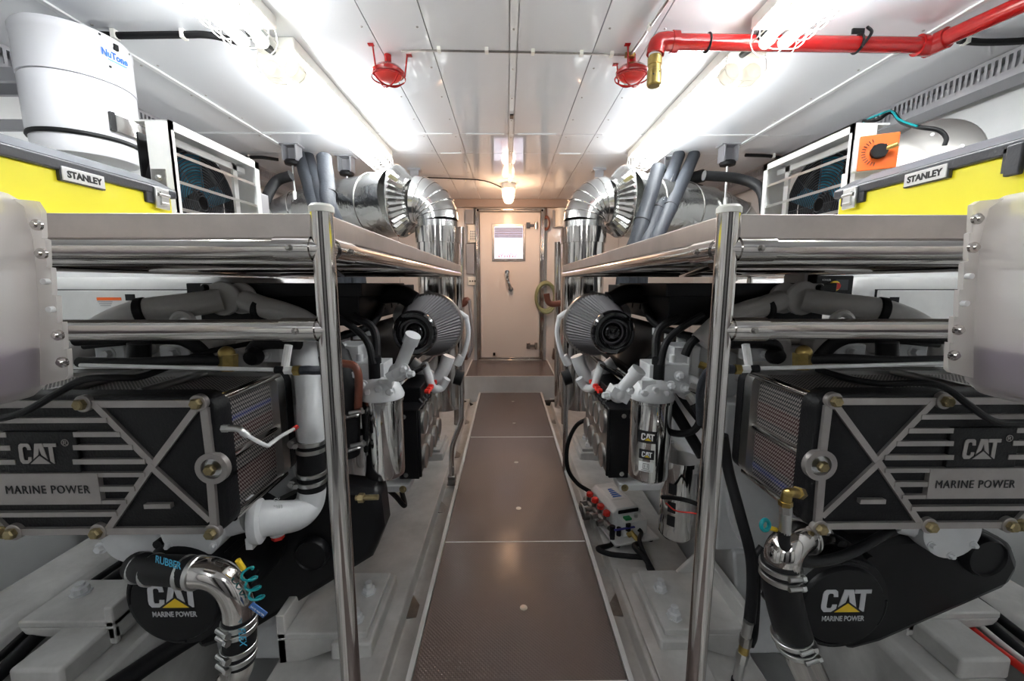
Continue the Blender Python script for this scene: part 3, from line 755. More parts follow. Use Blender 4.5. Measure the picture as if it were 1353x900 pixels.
    obj('brass_elbow', MB().cyl(Q(1060, 487, 1.15), Q(1060, 466, 1.15), .024, n=6).sphere(Q(1062, 466, 1.15), .022), 'brass', e)
    for px, py in ((1115, 463), (1195, 463), (1001, 466)):
        c = Q(px, py, 1.35); br = obj('bracket', MB().box(c, (.10, .06, .05)), 'engine_white', e, bevel=.006)
        obj('bracket_bolt', MB().hexbolt(c+Vector((0, -.03, 0)), (0, -1, 0), .013, .016), 'engine_white', br)
    # air filter
    c0, c1 = Q(811, 440, 1.72), Q(786, 429, 1.98)
    ax = (c1-c0).normalized(); L = (c1-c0).length
    x, y, z = frame(ax); R0, R1 = .088, .150; n = 120
    rg = []
    for h_, R_ in ((.015, R0), (L, R1)):
        rg.append([c0+ax*h_+(x*math.cos(2*PI*j/n)+y*math.sin(2*PI*j/n))*(R_*(1 if j % 2 else .945)) for j in range(n)])
    af = obj('air_filter', MB().loops(rg), 'pleat_grey', e, angle=10)
    obj('end_cap', MB().lathe(c0-ax*.012, ax, [(R0*.55, .028), (R0*.60, .006), (R0*.78, 0), (R0*1.0, .003), (R0*1.08, .014), (R0*1.1, .032), (R0*1.02, .045)], 40).lathe(c0+ax*.002, ax, [(.001, -.0), (R0*.25, .002), (R0*.45, .010), (R0*.58, .026), (R0*.6, .034)], 32), 'gloss_black', af)
    obj('clamp_band', MB().lathe(c1-ax*.005, ax, [(R1*.98, 0), (R1*1.04, .004), (R1*1.04, .022), (R1*.9, .03)], 40), 'dull_steel', af)
    obj('seam_wire', MB().tube([c0+ax*.03+(-x*s*.6-z*0-y*.8)*R0*1.0, c0+ax*L*.97+(-x*s*.6-y*.8)*R1*1.005], .0016, 6, smooth=False), 'paper_white', af)
    obj('turbo_housing', MB().lathe(c1+ax*.02, ax, [(.10, 0), (.12, .03), (.10, .09), (.07, .12)], 28).tube([c1+ax*.1, c1+ax*.2+V(s*.05, 0, 0), c1+ax*.25+V(s*.25, .05, .02)], .06, 16), 'engine_white', e)
    obj('intake_elbow', MB().tube([Q(808, 398, 1.95), Q(830, 388, 1.95), Q(870, 392, 1.95), Q(905, 396, 1.95)], .045, 16), 'plastic_black', e)
    g = MB()
    g.tube([Q(739, 418, 2.15), Q(736, 440, 2.15), Q(741, 465, 2.15), Q(748, 482, 2.15)], .013, 10)
    g.tube([Q(738, 420, 2.15), Q(750, 412, 2.15), Q(762, 410, 2.2)], .015, 10)
    g.cyl(Q(745, 470, 2.15), Q(752, 482, 2.15), .02)
    g.tube([Q(765, 500, 2.0), Q(773, 512, 2.0), Q(784, 512, 1.95), Q(790, 495, 1.95), Q(795, 480, 1.98)], .020, 12)
    g.tube([Q(762, 470, 2.1), Q(770, 490, 2.1), Q(782, 500, 2.1), Q(812, 478, 2.1)], .035, 14)
    obj('white_coolant_pipes', g, 'engine_white', e)
    g = MB().tube([Q(744, 500, 2.1), Q(754, 497, 2.1)], .04, 14)
    obj('hose_band', g, 'rubber', e)
    # gauge box
    ya, yb = 1.70, 2.22; d0, d1, g0, g1 = .405, .505, .345, .665
    gb = MB().span((X(d0+.012), ya+.0, g0), (X(d1), yb, g1)).span((X(d0), ya-.012, g1-.006), (X(d1+.03), yb+.01, g1+.002)).span((X(d0), ya-.004, g0+.01), (X(d0+.014), ya+.012, g1))
    gx = obj('gauge_box', gb, 'plastic_black', e, bevel=.004)
    obj('gauge_panel', MB().span((X(d0+.004), ya+.02, g0+.02), (X(d0+.013), yb-.02, g1-.02)), 'dull_steel', gx)
    for i in range(4):
        for z in (.42, .58):
            y = ya+.08+i*.12
            obj('gauge', MB().lathe((X(d0+.005), y, z), (-s, 0, 0), [(.054, 0), (.055, .012), (.050, .015), (.047, .012)], 28), 'alloy', gx)
            obj('gauge_face', MB().lathe((X(d0+.005), y, z), (-s, 0, 0), [(.046, 0), (.046, .011)], 24), 'dial_face', gx)
    for z in (.365, .63): obj('box_screw', MB().hexbolt((X(d1-.03), ya-.001, z), (0, -1, 0), .007, .007), 'alloy', gx)
    obj('box_bracket', MB().span((X(d0+.055), ya-.02, g0-.05), (X(.8), ya+.08, g0-.02)), 'engine_white', e, bevel=.004)
    obj('bracket_bolt', MB().hexbolt((X(d0+.08), ya-.02, g0-.035), (0, -1, 0), .011, .012), 'zinc_bolt', e)
    # instrument board above the gauges
    a = Q(800, 500, 1.95)
    ib = obj('instrument_board', MB().box(a+V(s*.06, .1, .02), (.20, .36, .012), Matrix.Rotation(s*.5, 3, 'Y')).box(a+V(s*.02, 0, -.05), (.10, .3, .09)), 'plastic_black', e, bevel=.004)
    tb = MB(); R_ = Matrix.Rotation(s*.5, 3, 'Y')
    for i in range(2):
        for j in range(6):
            o_ = a+V(s*.06, .1, .02)+R_ @ V(-.045+.09*i, -.12+.03*j, .0065)
            tb.box(o_, (.06-.012*(j % 3), .006, .0012), R_)
    obj('printed_lines', tb, 'print_white', ib)
    g = MB()
    for i in range(5): g.cyl(a+V(-s*.045, -.12+.045*i, -.03), a+V(-s*.065, -.125+.045*i, -.03), .011, n=10)
    obj('plug', g, 'red_plastic', ib)
    g = MB()
    for i in range(7): g.cyl(a+V(-s*.02, -.18+.03*i, -.08+.02*(i % 2)), a+V(-s*.045, -.19+.03*i, -.085), .010, n=8)
    obj('connector', g, 'plastic_black', ib)
    # polished fuel filter with white cast head
    def can(px, zt, zb, Y, r, labels):
        c = P(px, 600, Y=Y); cx, cy = c.x, c.y
        f = obj('filter_can', MB().lathe((cx, cy, zb), (0, 0, 1), [(r*.3, 0), (r*.8, .004), (r*.97, .014), (r, .03), (r, zt-zb-.012), (r*1.05, zt-zb-.010), (r*1.05, zt-zb)], 48), 'chrome', e)
        return f, cx, cy
    px = 508 if s < 0 else 857
    zt, zb = (.775, .462) if s < 0 else (.768, .448)
    r = .076
    f, cx, cy = can(px, zt, zb, 1.5, r, 0)
    hd = MB().lathe((cx, cy, zt), (0, 0, 1), [(r*1.08, 0), (r*1.1, .012), (r*1.0, .03), (r*.8, .06), (r*.45, .075)], 32)
    hd.box((cx+s*.06, cy+.05, zt+.075), (.15, .12, .11)).box((cx+s*.14, cy+.10, zt+.11), (.10, .14, .16)).box((cx-s*.03, cy-.02, zt+.05), (.05, .06, .06))
    for dx, dz in ((-.045, .03), (-.01, .045), (.03, .03), (.055, .055), (.09, .09), (.12, .04)):
        hd.hexbolt((cx+s*dx, cy-r*.75+abs(dx)*.35, zt+dz), (0, -1, .25), .014, .022)
    for dx, dz in ((.02, .14), (.09, .16), (.15, .20)): hd.cyl((cx+s*dx, cy+.04, zt+.08), (cx+s*dx, cy+.04, zt+dz), .014, n=12)
    hd.lathe((cx+s*.15, cy+.03, zt+.04), (-s*.4, -1, 0), [(.05, 0), (.05, .03), (.035, .04)], 20)
    obj('filter_head', hd, 'engine_white', e, bevel=.005)
    if s > 0: a, b = P(817, 520, Y=1.42), P(843, 490, Y=1.38)
    else: a, b = P(526, 492, Y=1.42), P(545, 445, Y=1.38)
    d = (b-a)
    pm = MB().cyl(a, b, .022, n=20).cyl(b-d*.18, b+d*.05, .027, n=20)
    pm.sphere(a, .034).box(a, (.07, .06, .035), Matrix.Rotation(.5*s, 3, 'Y')).hexbolt(a+V(-s*.04, -.02, 0), (-s, -.4, 0), .012, .02).hexbolt(a+V(.03, -.03, .02), (0, -1, 0), .012, .02)
    obj('hand_pump', pm, 'engine_white', e)
    obj('sensor', MB().cyl((cx+s*.02, cy-.0, zt+.05), (cx+s*.02, cy+.0, zt+.155), .024, n=20), 'plastic_black', e)
    g = MB()
    g.tube([(cx+s*.02, cy-.02, zt+.13), (cx+s*.04, cy-.01, zt+.21), (cx+s*.09, cy, zt+.26), (cx+s*.17, cy-.02, zt+.32)], .013, 10)
    g.tube([(cx+s*.13, cy-.05, zt+.05), (cx+s*.17, cy-.09, zt+.03), (cx+s*.21, cy-.08, zt-.0), (cx+s*.26, cy-.02, zt-.02)], .013, 10)
    g.tube([(cx+s*.12, cy-.06, zt+.01), (cx+s*.15, cy-.08, zt-.05), (cx+s*.13, cy-.08, zt-.10), (cx+s*.09, cy-.03, zt-.13), (cx+s*.06, cy+.1, zt-.15)], .013, 10)
    g.tube([(cx+s*.03, cy+.05, zt+.10), (cx+s*.05, cy+.1, zt+.24), (cx+s*.13, cy+.1, zt+.30)], .016, 10)
    obj('fuel_hoses', g, 'rubber', e)
    g = MB().cyl((cx+s*.115, cy-.06, zt+.06), (cx+s*.15, cy-.08, zt+.05), .015, n=6).cyl((cx+s*.11, cy-.06, zt+.03), (cx+s*.13, cy-.07, zt+.0), .015, n=6)
    obj('hose_fitting', g, 'alloy', e)
    g = MB().tube([(cx+s*.10, cy+.12, zt-.02), (cx+s*.16, cy+.10, zt-.12), (cx+s*.24, cy+.06, zt-.26)], .022, 12)
    obj('oil_hose', g, 'rubber', e)
    obj('oil_hose', MB().tube([(cx+s*.14, cy+.14, zt+.02), (cx+s*.19, cy+.12, zt-.06), (cx+s*.27, cy+.06, zt-.17)], .014, 12), 'rubber', e)
    obj('yellow_cap', MB().cyl((cx+s*.175, cy-.0, zt+.13), (cx+s*.205, cy-.02, zt+.12), .014, n=6), 'brass', e)
    if s > 0:
        for (yy, h_, wd) in ((579, .046, .066), (602, .036, .054)):
            q = P(857, yy, Y=1.5-r)
            # curved label: strip round the can
            mb = MB(); rows = []
            for k in range(9):
                a_ = -PI/2+(k-4)/8*wd/r-.45
                rows.append([(cx+(r+.0012)*math.cos(a_), cy+(r+.0012)*math.sin(a_), q.z+dz) for dz in (-h_/2, h_/2)])
            vs = [v for rw in rows for v in rw]
            mb.add(vs, [(2*k, 2*k+2, 2*k+3, 2*k+1) for k in range(8)])
            obj('name_label', mb, 'print_black', f)
            a0 = -PI/2-.45
            n_ = V(math.cos(a0), math.sin(a0), 0); u = V(-math.sin(a0), math.cos(a0), 0)
            hh = h_*.58
            cat_mark(V(cx, cy, q.z-hh*.45)+n_*(r+.0016)-u*hh*.80, u, (0, 0, 1), hh, 'print_white', 'yellow_print', 'print_black', f, depth=.0006, asp=.8)
        q = P(857, 618, Y=1.5-r); mb = MB(); rows = []
        for k in range(9):
            a_ = -PI/2+(k-4)/8*.052/r-.45
            rows.append([(cx+(r+.001)*math.cos(a_), cy+(r+.001)*math.sin(a_), q.z+dz) for dz in (-.02, .018)])
        mb.add([v for rw in rows for v in rw], [(2*k, 2*k+2, 2*k+3, 2*k+1) for k in range(8)])
        lb = obj('white_label', mb, 'print_white', f)
        fr = MB(); o_ = V(cx, cy, q.z)+n_*(r+.0016)
        for (aa, bb) in (((-.010, -.008), (-.010, .012)), ((.010, -.008), (.010, .012)), ((-.010, .012), (.010, .012)), ((-.010, -.008), (.010, -.008)), ((-.004, -.004), (-.004, .008)), ((.005, -.003), (.005, .008)), ((-.016, -.014), (.016, -.014))):
            fr.cyl(o_+u*aa[0]+V(0, 0, aa[1]), o_+u*bb[0]+V(0, 0, bb[1]), .0008, n=5)
        obj('symbol', fr, 'print_black', lb)
        f2 = obj('filter_can', MB().lathe((P(893, 700, Y=1.62).x, 1.62, .125), (0, 0, 1), [(.02, 0), (.062, .004), (.072, .02), (.072, .33), (.078, .332), (.078, .35)], 40), 'chrome', e)
        c2 = P(893, 700, Y=1.62)
        lbm = MB()
        for zz in (.20, .26, .34):
            rows = [[(c2.x+.0732*math.cos(a_), 1.62+.0732*math.sin(a_), zz+dz) for dz in (0, .045)] for a_ in [-PI/2-.95+k*.09 for k in range(6)]]
            lbm.add([v for rw in rows for v in rw], [(2*k, 2*k+2, 2*k+3, 2*k+1) for k in range(5)])
        obj('name_label', lbm, 'print_black', f2)
    # mount brackets on the girders
    for (ys_, zz) in ((1.27, -.045), (2.85, -.045)):
        mk = MB().span((X(.52), ys_, zz+.02), (X(.83), ys_+.30, zz+.042)).span((X(.80), ys_, zz-.1), (X(.83), ys_+.30, zz+.11))
        mk.prism([(.52, zz+.02), (.83, zz+.02), (.83, zz-.10)], (X(0), ys_, 0), (s, 0, 0), (0, 0, 1), -s*.02).prism([(.68, zz+.042), (.83, zz+.042), (.83, zz+.2)], (X(0), ys_+.28, 0), (s, 0, 0), (0, 0, 1), -s*.02)
        mo = obj('mount_bracket', mk, 'worn_white', e, bevel=.004)
        for q in (.055, .19):
            obj('mount_bolt', MB().lathe((X(.575), ys_+q, zz+.042), (0, 0, 1), [(.028, 0), (.028, .004), (.023, .004), (.023, .02), (.017, .024)], 6).cyl((X(.575), ys_+q, zz+.05), (X(.575), ys_+q, zz+.085), .013, n=14), 'engine_white', mo)
        obj('mount_foot', MB().span((X(.50), ys_-.02, zz-.045), (X(.64), ys_+.32, zz+.018)), 'worn_white', e, bevel=.008)
    for (ys_,) in ((1.38,),):
        mk = MB().span((X(1.36), ys_-.13, .045), (X(1.68), ys_+.07, .07)).span((X(1.36), ys_-.13, .0), (X(1.39), ys_+.07, .12)).prism([(1.36, .045), (1.68, .045), (1.66, .02), (1.36, -.02)], (X(0), ys_-.13, 0), (s, 0, 0), (0, 0, 1), -s*.02)
        mo = obj('mount_bracket', mk, 'worn_white', e, bevel=.005)
        obj('mount_bolt', MB().lathe((X(1.60), ys_+.0, .07), (0, 0, 1), [(.032, 0), (.032, .005), (.025, .005), (.025, .025), (.016, .03)], 8).cyl((X(1.60), ys_+.0, .085), (X(1.60), ys_+.0, .11), .014, n=14), 'engine_white', mo)
        obj('mount_foot', MB().span((X(1.38), ys_-.28, -.03), (X(1.54), ys_+.02, .043)), 'worn_white', e, bevel=.01)
    # white bearing discs under the cooler
    dcs = [(1255, 700, 1.12, .088)] if s > 0 else [(255, 700, 1.10, .088)]
    for (px, py, Y, rr_) in dcs:
        c = P(px, py, Y=Y); g = MB().lathe(c, (0, 1, 0), [(rr_*.93, -.012), (rr_, -.008), (rr_, .05), (rr_*.9, .12)], 36)
        for k in range(3):
            a_ = -PI/2+(k-1)*1.0; g.hexbolt(c+V(rr_*.86*math.cos(a_), -.012, rr_*.86*math.sin(a_)), (0, -1, 0), .008, .010)
        g.tube([c+V(-.12*s, .06, .01), c+V(-.06*s, .05, .0), c+V(0, .04, 0)], .05, 14)
        obj('pump_disc', g, 'engine_white', e)
    return e
EL = engine(-1, 'left'); ER = engine(1, 'right')

# belt guards (each with its own reach), the logo on the round cover
def guard(e, c, R_, poly, bump_c, ya=1.16):
    c = P(*c, Y=1.05)
    pts = [P(px, py, Y=ya) for px, py in poly]
    g = MB().prism([(p.x, p.z) for p in pts], (0, ya, 0), (1, 0, 0), (0, 0, 1), -.12)
    go = obj('belt_guard', g, 'plastic_black', e, bevel=.025)
    g = MB().lathe(c+V(0, .12, 0), (0, -1, 0), [(R_*1.04, -(ya-1.12)), (R_*1.04, 0), (R_*1.08, 0), (R_*1.08, .03), (R_*1.02, .05), (R_, .09), (R_*.97, .105), (R_*.84, .108), (R_*.82, .116), (R_*.8, .12)], 48)
    for k in range(9):
        a = 2*PI*k/9; g.cyl(c+V(R_*1.07*math.cos(a), .12, R_*1.07*math.sin(a)), c+V(R_*1.07*math.cos(a), .06, R_*1.07*math.sin(a)), .014, n=10)
    rc = obj('round_cover', g, 'plastic_black', e)
    for a in (60, 150, 240, 330):
        sl = MB()
        n = 8; pr = []
        rows = [c+V(R_*.9*math.cos(math.radians(a+k*5)), .012, R_*.9*math.sin(math.radians(a+k*5))) for k in range(n)]
        sl.tube(rows, .004, 6, smooth=False)
        obj('arc_ridge', sl, 'cast_black', rc)
    hh = .070
    cat_mark(c+V(-.068, -.0005, -.012), (1, 0, 0), (0, 0, 1), hh, 'print_grey', 'yellow_print', 'print_black', rc, asp=.92)
    text('lettering', 'MARINE POWER', .0165, c+V(.0, -.0005, -.042), (1, 0, 0), (0, 0, 1), 'print_grey', rc, sx=.74, bold=.0003)
    for (q, r2) in bump_c:
        b_ = P(*q, Y=ya-.04)
        obj('boss_cover', MB().lathe(b_+V(0, .05, 0), (0, -1, 0), [(r2, 0), (r2, .03), (r2*.9, .04), (r2*.85, .034), (r2*.1, .034)], 32), 'plastic_black', e)
guard(EL, (229, 797), .148, [(215, 735), (300, 700), (420, 640), (500, 650), (506, 700), (490, 740), (330, 838), (262, 862)], [((408, 738), .060)], ya=1.36)
guard(ER, (1115, 803), .148, [(1085, 742), (1130, 712), (1300, 705), (1340, 718), (1352, 750), (1335, 778), (1165, 852), (1120, 864)], [((1312, 742), .065)])
# ============================================================ things over the racks
# silver ducts
def duct(s, side):
    X = lambda d: XC+s*d
    t = thing('silver_exhaust_duct', 'foil clad exhaust duct with segmented elbow behind the %s rack' % side, 'duct', (X(.535), 3.1, .3), 'foil clad exhaust ducts')
    x, y = X(.535), 3.1
    obj('riser', MB().cyl((x, y, .25), (x, y, 1.50), .158, n=40).cyl((x, y, 1.49), (x, y, 1.60), .168, n=40), 'steel', t)
    obj('riser_sleeve', MB().cyl((x, y, 1.58), (x, y, 1.645), .148, n=40), 'foil', t)
    # elbow in gores
    R_ = .165; cx, cz = X(.535+R_), 1.64; pts = []
    for k in range(7):
        a = math.radians(90*k/6); pts.append((cx-s*R_*math.cos(a)*1.0, y+.03*k/6, cz+R_*math.sin(a)))
    g = MB(); g.tube(pts, lambda q: .148+.02*q, 36, smooth=False)
    el = obj('elbow', g, 'foil', t, angle=20)
    for k in range(1, 6):
        a, b = Vector(pts[k-1]), Vector(pts[k+1])
        obj('seam_ring', MB().torus(pts[k], b-a, .150+.02*k/6, .004, 36, 6), 'chrome', el)
    # pleated collar between elbow and lagged pipe
    c = V(X(.535+R_+.07), y+.04, 1.795); ax = V(-s, -.15, 0).normalized(); fx, fy, fz = frame(ax); n = 72
    mb = MB(); rings = []
    for R2, amp, off in ((.15, .003, .045), (.172, .006, .035), (.20, .009, .005), (.252, .009, -.035), (.258, .0, -.05)):
        rings.append([c+(fx*math.cos(2*PI*j/n)+fy*math.sin(2*PI*j/n))*R2+fz*(off+(amp if j % 2 else -amp)) for j in range(n)])
    mb.loops(rings, False)
    obj('pleated_collar', mb, 'foil', t, angle=8)
    obj('collar_rim', MB().torus(c-fz*.05, fz, .256, .006, 60, 6), 'chrome', t)
    e = V(X(1.62), 3.55, 1.76)
    obj('lagged_pipe', MB().tube([c-fz*.04, c.lerp(e, .33)+V(0, 0, -.005), c.lerp(e, .66), e], .238, 40, 5), 'crinkled_foil', t)
    p2 = [e, e+V(s*.12, .02, -.01), e+V(s*.24, .02, -.06), e+V(s*.31, .01, -.16), e+V(s*.34, 0, -.30), e+V(s*.34, 0, -.6)]
    e2 = obj('outer_elbow', MB().tube(p2, .215, 36, smooth=False), 'foil', t, angle=20)
    for k in range(1, 5): obj('seam_ring', MB().torus(p2[k], Vector(p2[k+1])-Vector(p2[k-1]), .217, .004, 36, 6), 'chrome', e2)
    for q in (.3, .72):
        d = e-c; obj('strap', MB().torus(c.lerp(e, q), d, .239, .005, 40, 6), 'dull_steel', t)
    return t
duct(-1, 'left'); duct(1, 'right')
# hangers
for (bx, by0, by1, ry, l) in ((385, 192, 219, 262, 'left hanger nearest the viewer'), (457, 207, 233, 272, 'left hanger above the lagged duct'), (963, 192, 220, 270, 'right hanger beside the post cap'), (884, 208, 232, 262, 'right hanger behind the grey hoses')):
    q = P(bx, by0, Z=CEIL); b = P(bx, by1, Y=q.y); r_ = P(bx+1, ry, Y=q.y)
    t = thing('pipe_hanger', 'spring box pipe hanger with thin rod, '+l, 'hanger', (q.x, q.y, r_.z), 'spring pipe hangers')
    obj('spring_box', MB().span((q.x-.055, q.y-.05, b.z+.03), (q.x-.045, q.y+.05, CEIL)).span((q.x+.045, q.y-.05, b.z+.03), (q.x+.055, q.y+.05, CEIL)).span((q.x-.05, q.y+.03, b.z+.03), (q.x+.05, q.y+.04, CEIL)).span((q.x-.075, q.y-.05, CEIL-.008), (q.x+.075, q.y+.05, CEIL)), 'perf_grey', t)
    obj('rubber_pad', MB().lathe((q.x, q.y, b.z), (0, 0, 1), [(.02, 0), (.055, .006), (.06, .025), (.05, .04)], 20), 'rubber', t)
    ro = obj('rod', MB().cyl((q.x, q.y, r_.z), (q.x, q.y, b.z+.01), .008, n=10), 'alloy', t)
    obj('turnbuckle', MB().cyl((q.x, q.y, r_.z-.01), (q.x, q.y, r_.z+.05), .018, n=6).torus((q.x, q.y, r_.z-.02), (0, 1, 0), .02, .005, 16, 6), 'alloy', ro)
for bx, s in ((547, -1), (792, 1)):
    q = P(bx, 222, Z=CEIL)
    tag(obj('ceiling_bracket', MB().span((q.x-.04, q.y, CEIL-.16), (q.x+.04, q.y+.012, CEIL)).span((q.x-.06, q.y-.01, CEIL-.02), (q.x+.06, q.y+.07, CEIL)), 'perf_grey'), 'grey sheet bracket above the %s pleated collar' % ('left' if s < 0 else 'right'), 'bracket')
# grey corrugated hoses
def ribbed(mb, pts, r, k=8, step=.02):
    p = smooth_path(pts, k); 
    return mb.tube(p, r, 14, smooth=False)
for s, hs in ((-1, ((396, 205, 421, 283, 450, 350), (407, 207, 430, 281, 458, 350), (428, 208, 437, 279, 470, 350))), (1, ((917, 205, 868, 312, 850, 350), (897, 205, 853, 318, 838, 350), (870, 222, 838, 325, 826, 350)))):
    for i, (a, b, c, d, e_, f_) in enumerate(hs):
        p0 = P(a, b, Z=CEIL-.02) if i < 2 else P(a, b, Y=2.98); p0.z = max(p0.z, 2.0); p1 = P(c, d, Y=2.78); p2 = P(e_, f_, Y=2.85); p3 = p2+V(0, .05, -.25)
        pos = ['outermost of three', 'middle of three', 'innermost of three'][i]
        h = thing('grey_hose', 'fat ribbed grey hose, %s behind the %s rack' % (pos, 'left' if s < 0 else 'right'), 'hose', p3, 'grey hoses down from the ceiling')
        r = .048 if i < 2 else .05
        path = smooth_path([p0, p0.lerp(p1, .5)+V(0, 0, -.01), p1, p2, p3], 18)
        obj('hose_body', MB().tube(path, lambda q: r*(1+.03*math.sin(q*420)), 16, smooth=False), 'hose_grey', h)
        obj('cable_tie', MB().torus(p0.lerp(p1, .70), p1-p0, r*1.03, .005, 24, 6), 'rubber', h)
        if i == 1: obj('silver_seam', MB().tube([p0.lerp(p1, .05)+V(0, -r, 0), p0.lerp(p1, .5)+V(0, -r*1.05, 0), p1+V(0, -r*1.03, 0)], .006, 6), 'chrome', h)
# black lines beyond, under the ceiling
for pts, r, l in (([(930, 232, 3.0), (975, 236, 3.0), (1005, 250, 2.9), (1012, 285, 2.8)], .035, 'black hose arching under the ceiling right of the hanger'),
                  ([(385, 232, 3.0), (365, 240, 3.0), (352, 262, 2.9), (345, 285, 2.8)], .035, 'black hose arching under the ceiling left of the hanger'),
                  ([(870, 235, 3.4), (885, 240, 3.4), (905, 238, 3.5), (930, 232, 3.5)], .05, 'dark pipe behind the grey hoses on the right')):
    tag(obj('black_hose', MB().tube([P(a, b, Y=c) for a, b, c in pts], r, 12), 'rubber'), l, 'hose')
# central vacuum cylinder
t = thing('central_vacuum', 'white wall vacuum cylinder behind the left yellow toolbox', 'vacuum', (-1.73, 1.805, 1.70))
c = V(-1.73, 1.805, 0); Rv = .172
obj('canister', MB().lathe(c+V(0, 0, 1.985), (0, 0, 1), [(Rv, 0), (Rv, .14), (Rv*1.012, .143), (Rv*1.012, .165), (Rv*.97, .178), (Rv*.4, .185)], 56), 'vacuum_white', t)
obj('dust_bin', MB().lathe(c+V(0, 0, 1.775), (0, 0, 1), [(Rv*.96, 0), (Rv*.985, .01), (Rv*.99, .20), (Rv*.96, .208)], 56), 'vacuum_white', t)
obj('joint_ring', MB().lathe(c+V(0, 0, 1.98), (0, 0, 1), [(Rv*.93, 0), (Rv*.95, .006)], 48), 'rubber', t)
obj('foot_ring', MB().lathe(c+V(0, 0, 1.762), (0, 0, 1), [(Rv*.985, 0), (Rv*1.0, .006), (Rv*.985, .016)], 48), 'rubber', t)
obj('base_bowl', MB().lathe(c+V(0, 0, 1.69), (0, 0, 1), [(Rv*.75, 0), (Rv*.9, .01), (Rv*.94, .04), (Rv*.95, .072)], 48), 'vacuum_white', t)
def on_can(px, py):      # point on the canister skin seen at px,py
    d = ray(px, py); o_ = V(0, 0, CZ); a = d.x**2+d.y**2; b = -2*(d.x*c.x+d.y*c.y); k = c.x**2+c.y**2-Rv**2
    tt = (-b-math.sqrt(max(b*b-4*a*k, 0)))/(2*a); return o_+d*tt
def curved(px0, px1, z0, z1, lift, m_, nm, par, n=6):
    a, b = on_can(px0, 150), on_can(px1, 150)
    a0, a1 = math.atan2(a.y-c.y, a.x-c.x), math.atan2(b.y-c.y, b.x-c.x)
    rows = []
    for k in range(n+1):
        an = a0+(a1-a0)*k/n
        rows.append([c+V((Rv+rr_)*math.cos(an), (Rv+rr_)*math.sin(an), z) for rr_, z in ((-.004, z0), (lift, z0), (lift, z1), (-.004, z1))])
    return obj(nm, MB().loops(rows), m_, par)
za, zb = on_can(137, 90).z, on_can(137, 107).z
bd = curved(136, 172, 2.065, 2.108, .002, 'print_white', 'name_label', t)
q = on_can(154, 103); an = math.atan2(q.y-c.y, q.x-c.x); n_ = V(math.cos(an), math.sin(an), 0); u = V(-math.sin(an), math.cos(an), 0)
text('lettering', 'NuTone', .025, V(c.x, c.y, 2.078)+n_*(Rv+.0035), u, (0, 0, 1), 'print_blue', bd, .0008, sx=.82, bold=.0012)
obj('underline', MB().box(V(c.x, c.y, 2.070)+n_*(Rv+.003)+u*.01, (.07, .002, .003), Matrix.Rotation(an+PI/2, 3, 'Z')), 'label_blue', bd)
q = on_can(155, 88); obj('switch', MB().box(V(q.x, q.y, 2.128), (.016, .016, .022), Matrix.Rotation(an, 3, 'Z')), 'rubber', t)
curved(143, 149, 1.80, 1.87, .012, 'rubber', 'handle_edge', t)
curved(149, 186, 1.80, 1.862, .014, 'chrome', 'handle', t)
for px, z in ((137, 2.15), (172, 2.14), (146, 2.045)):
    q = on_can(px, 90); obj('rivet', MB().lathe((q.x, q.y, z), (q.x-c.x, q.y-c.y, 0), [(.005, 0), (.004, .003)], 10), 'rubber', t)
obj('wall_bracket', MB().span((WL, 1.74, 1.98), (-1.87, 1.76, 2.03)).span((WL, 1.86, 1.98), (-1.85, 1.88, 2.03)).span((WL, 1.74, 1.80), (-1.87, 1.76, 1.84)), 'perf_grey', t)
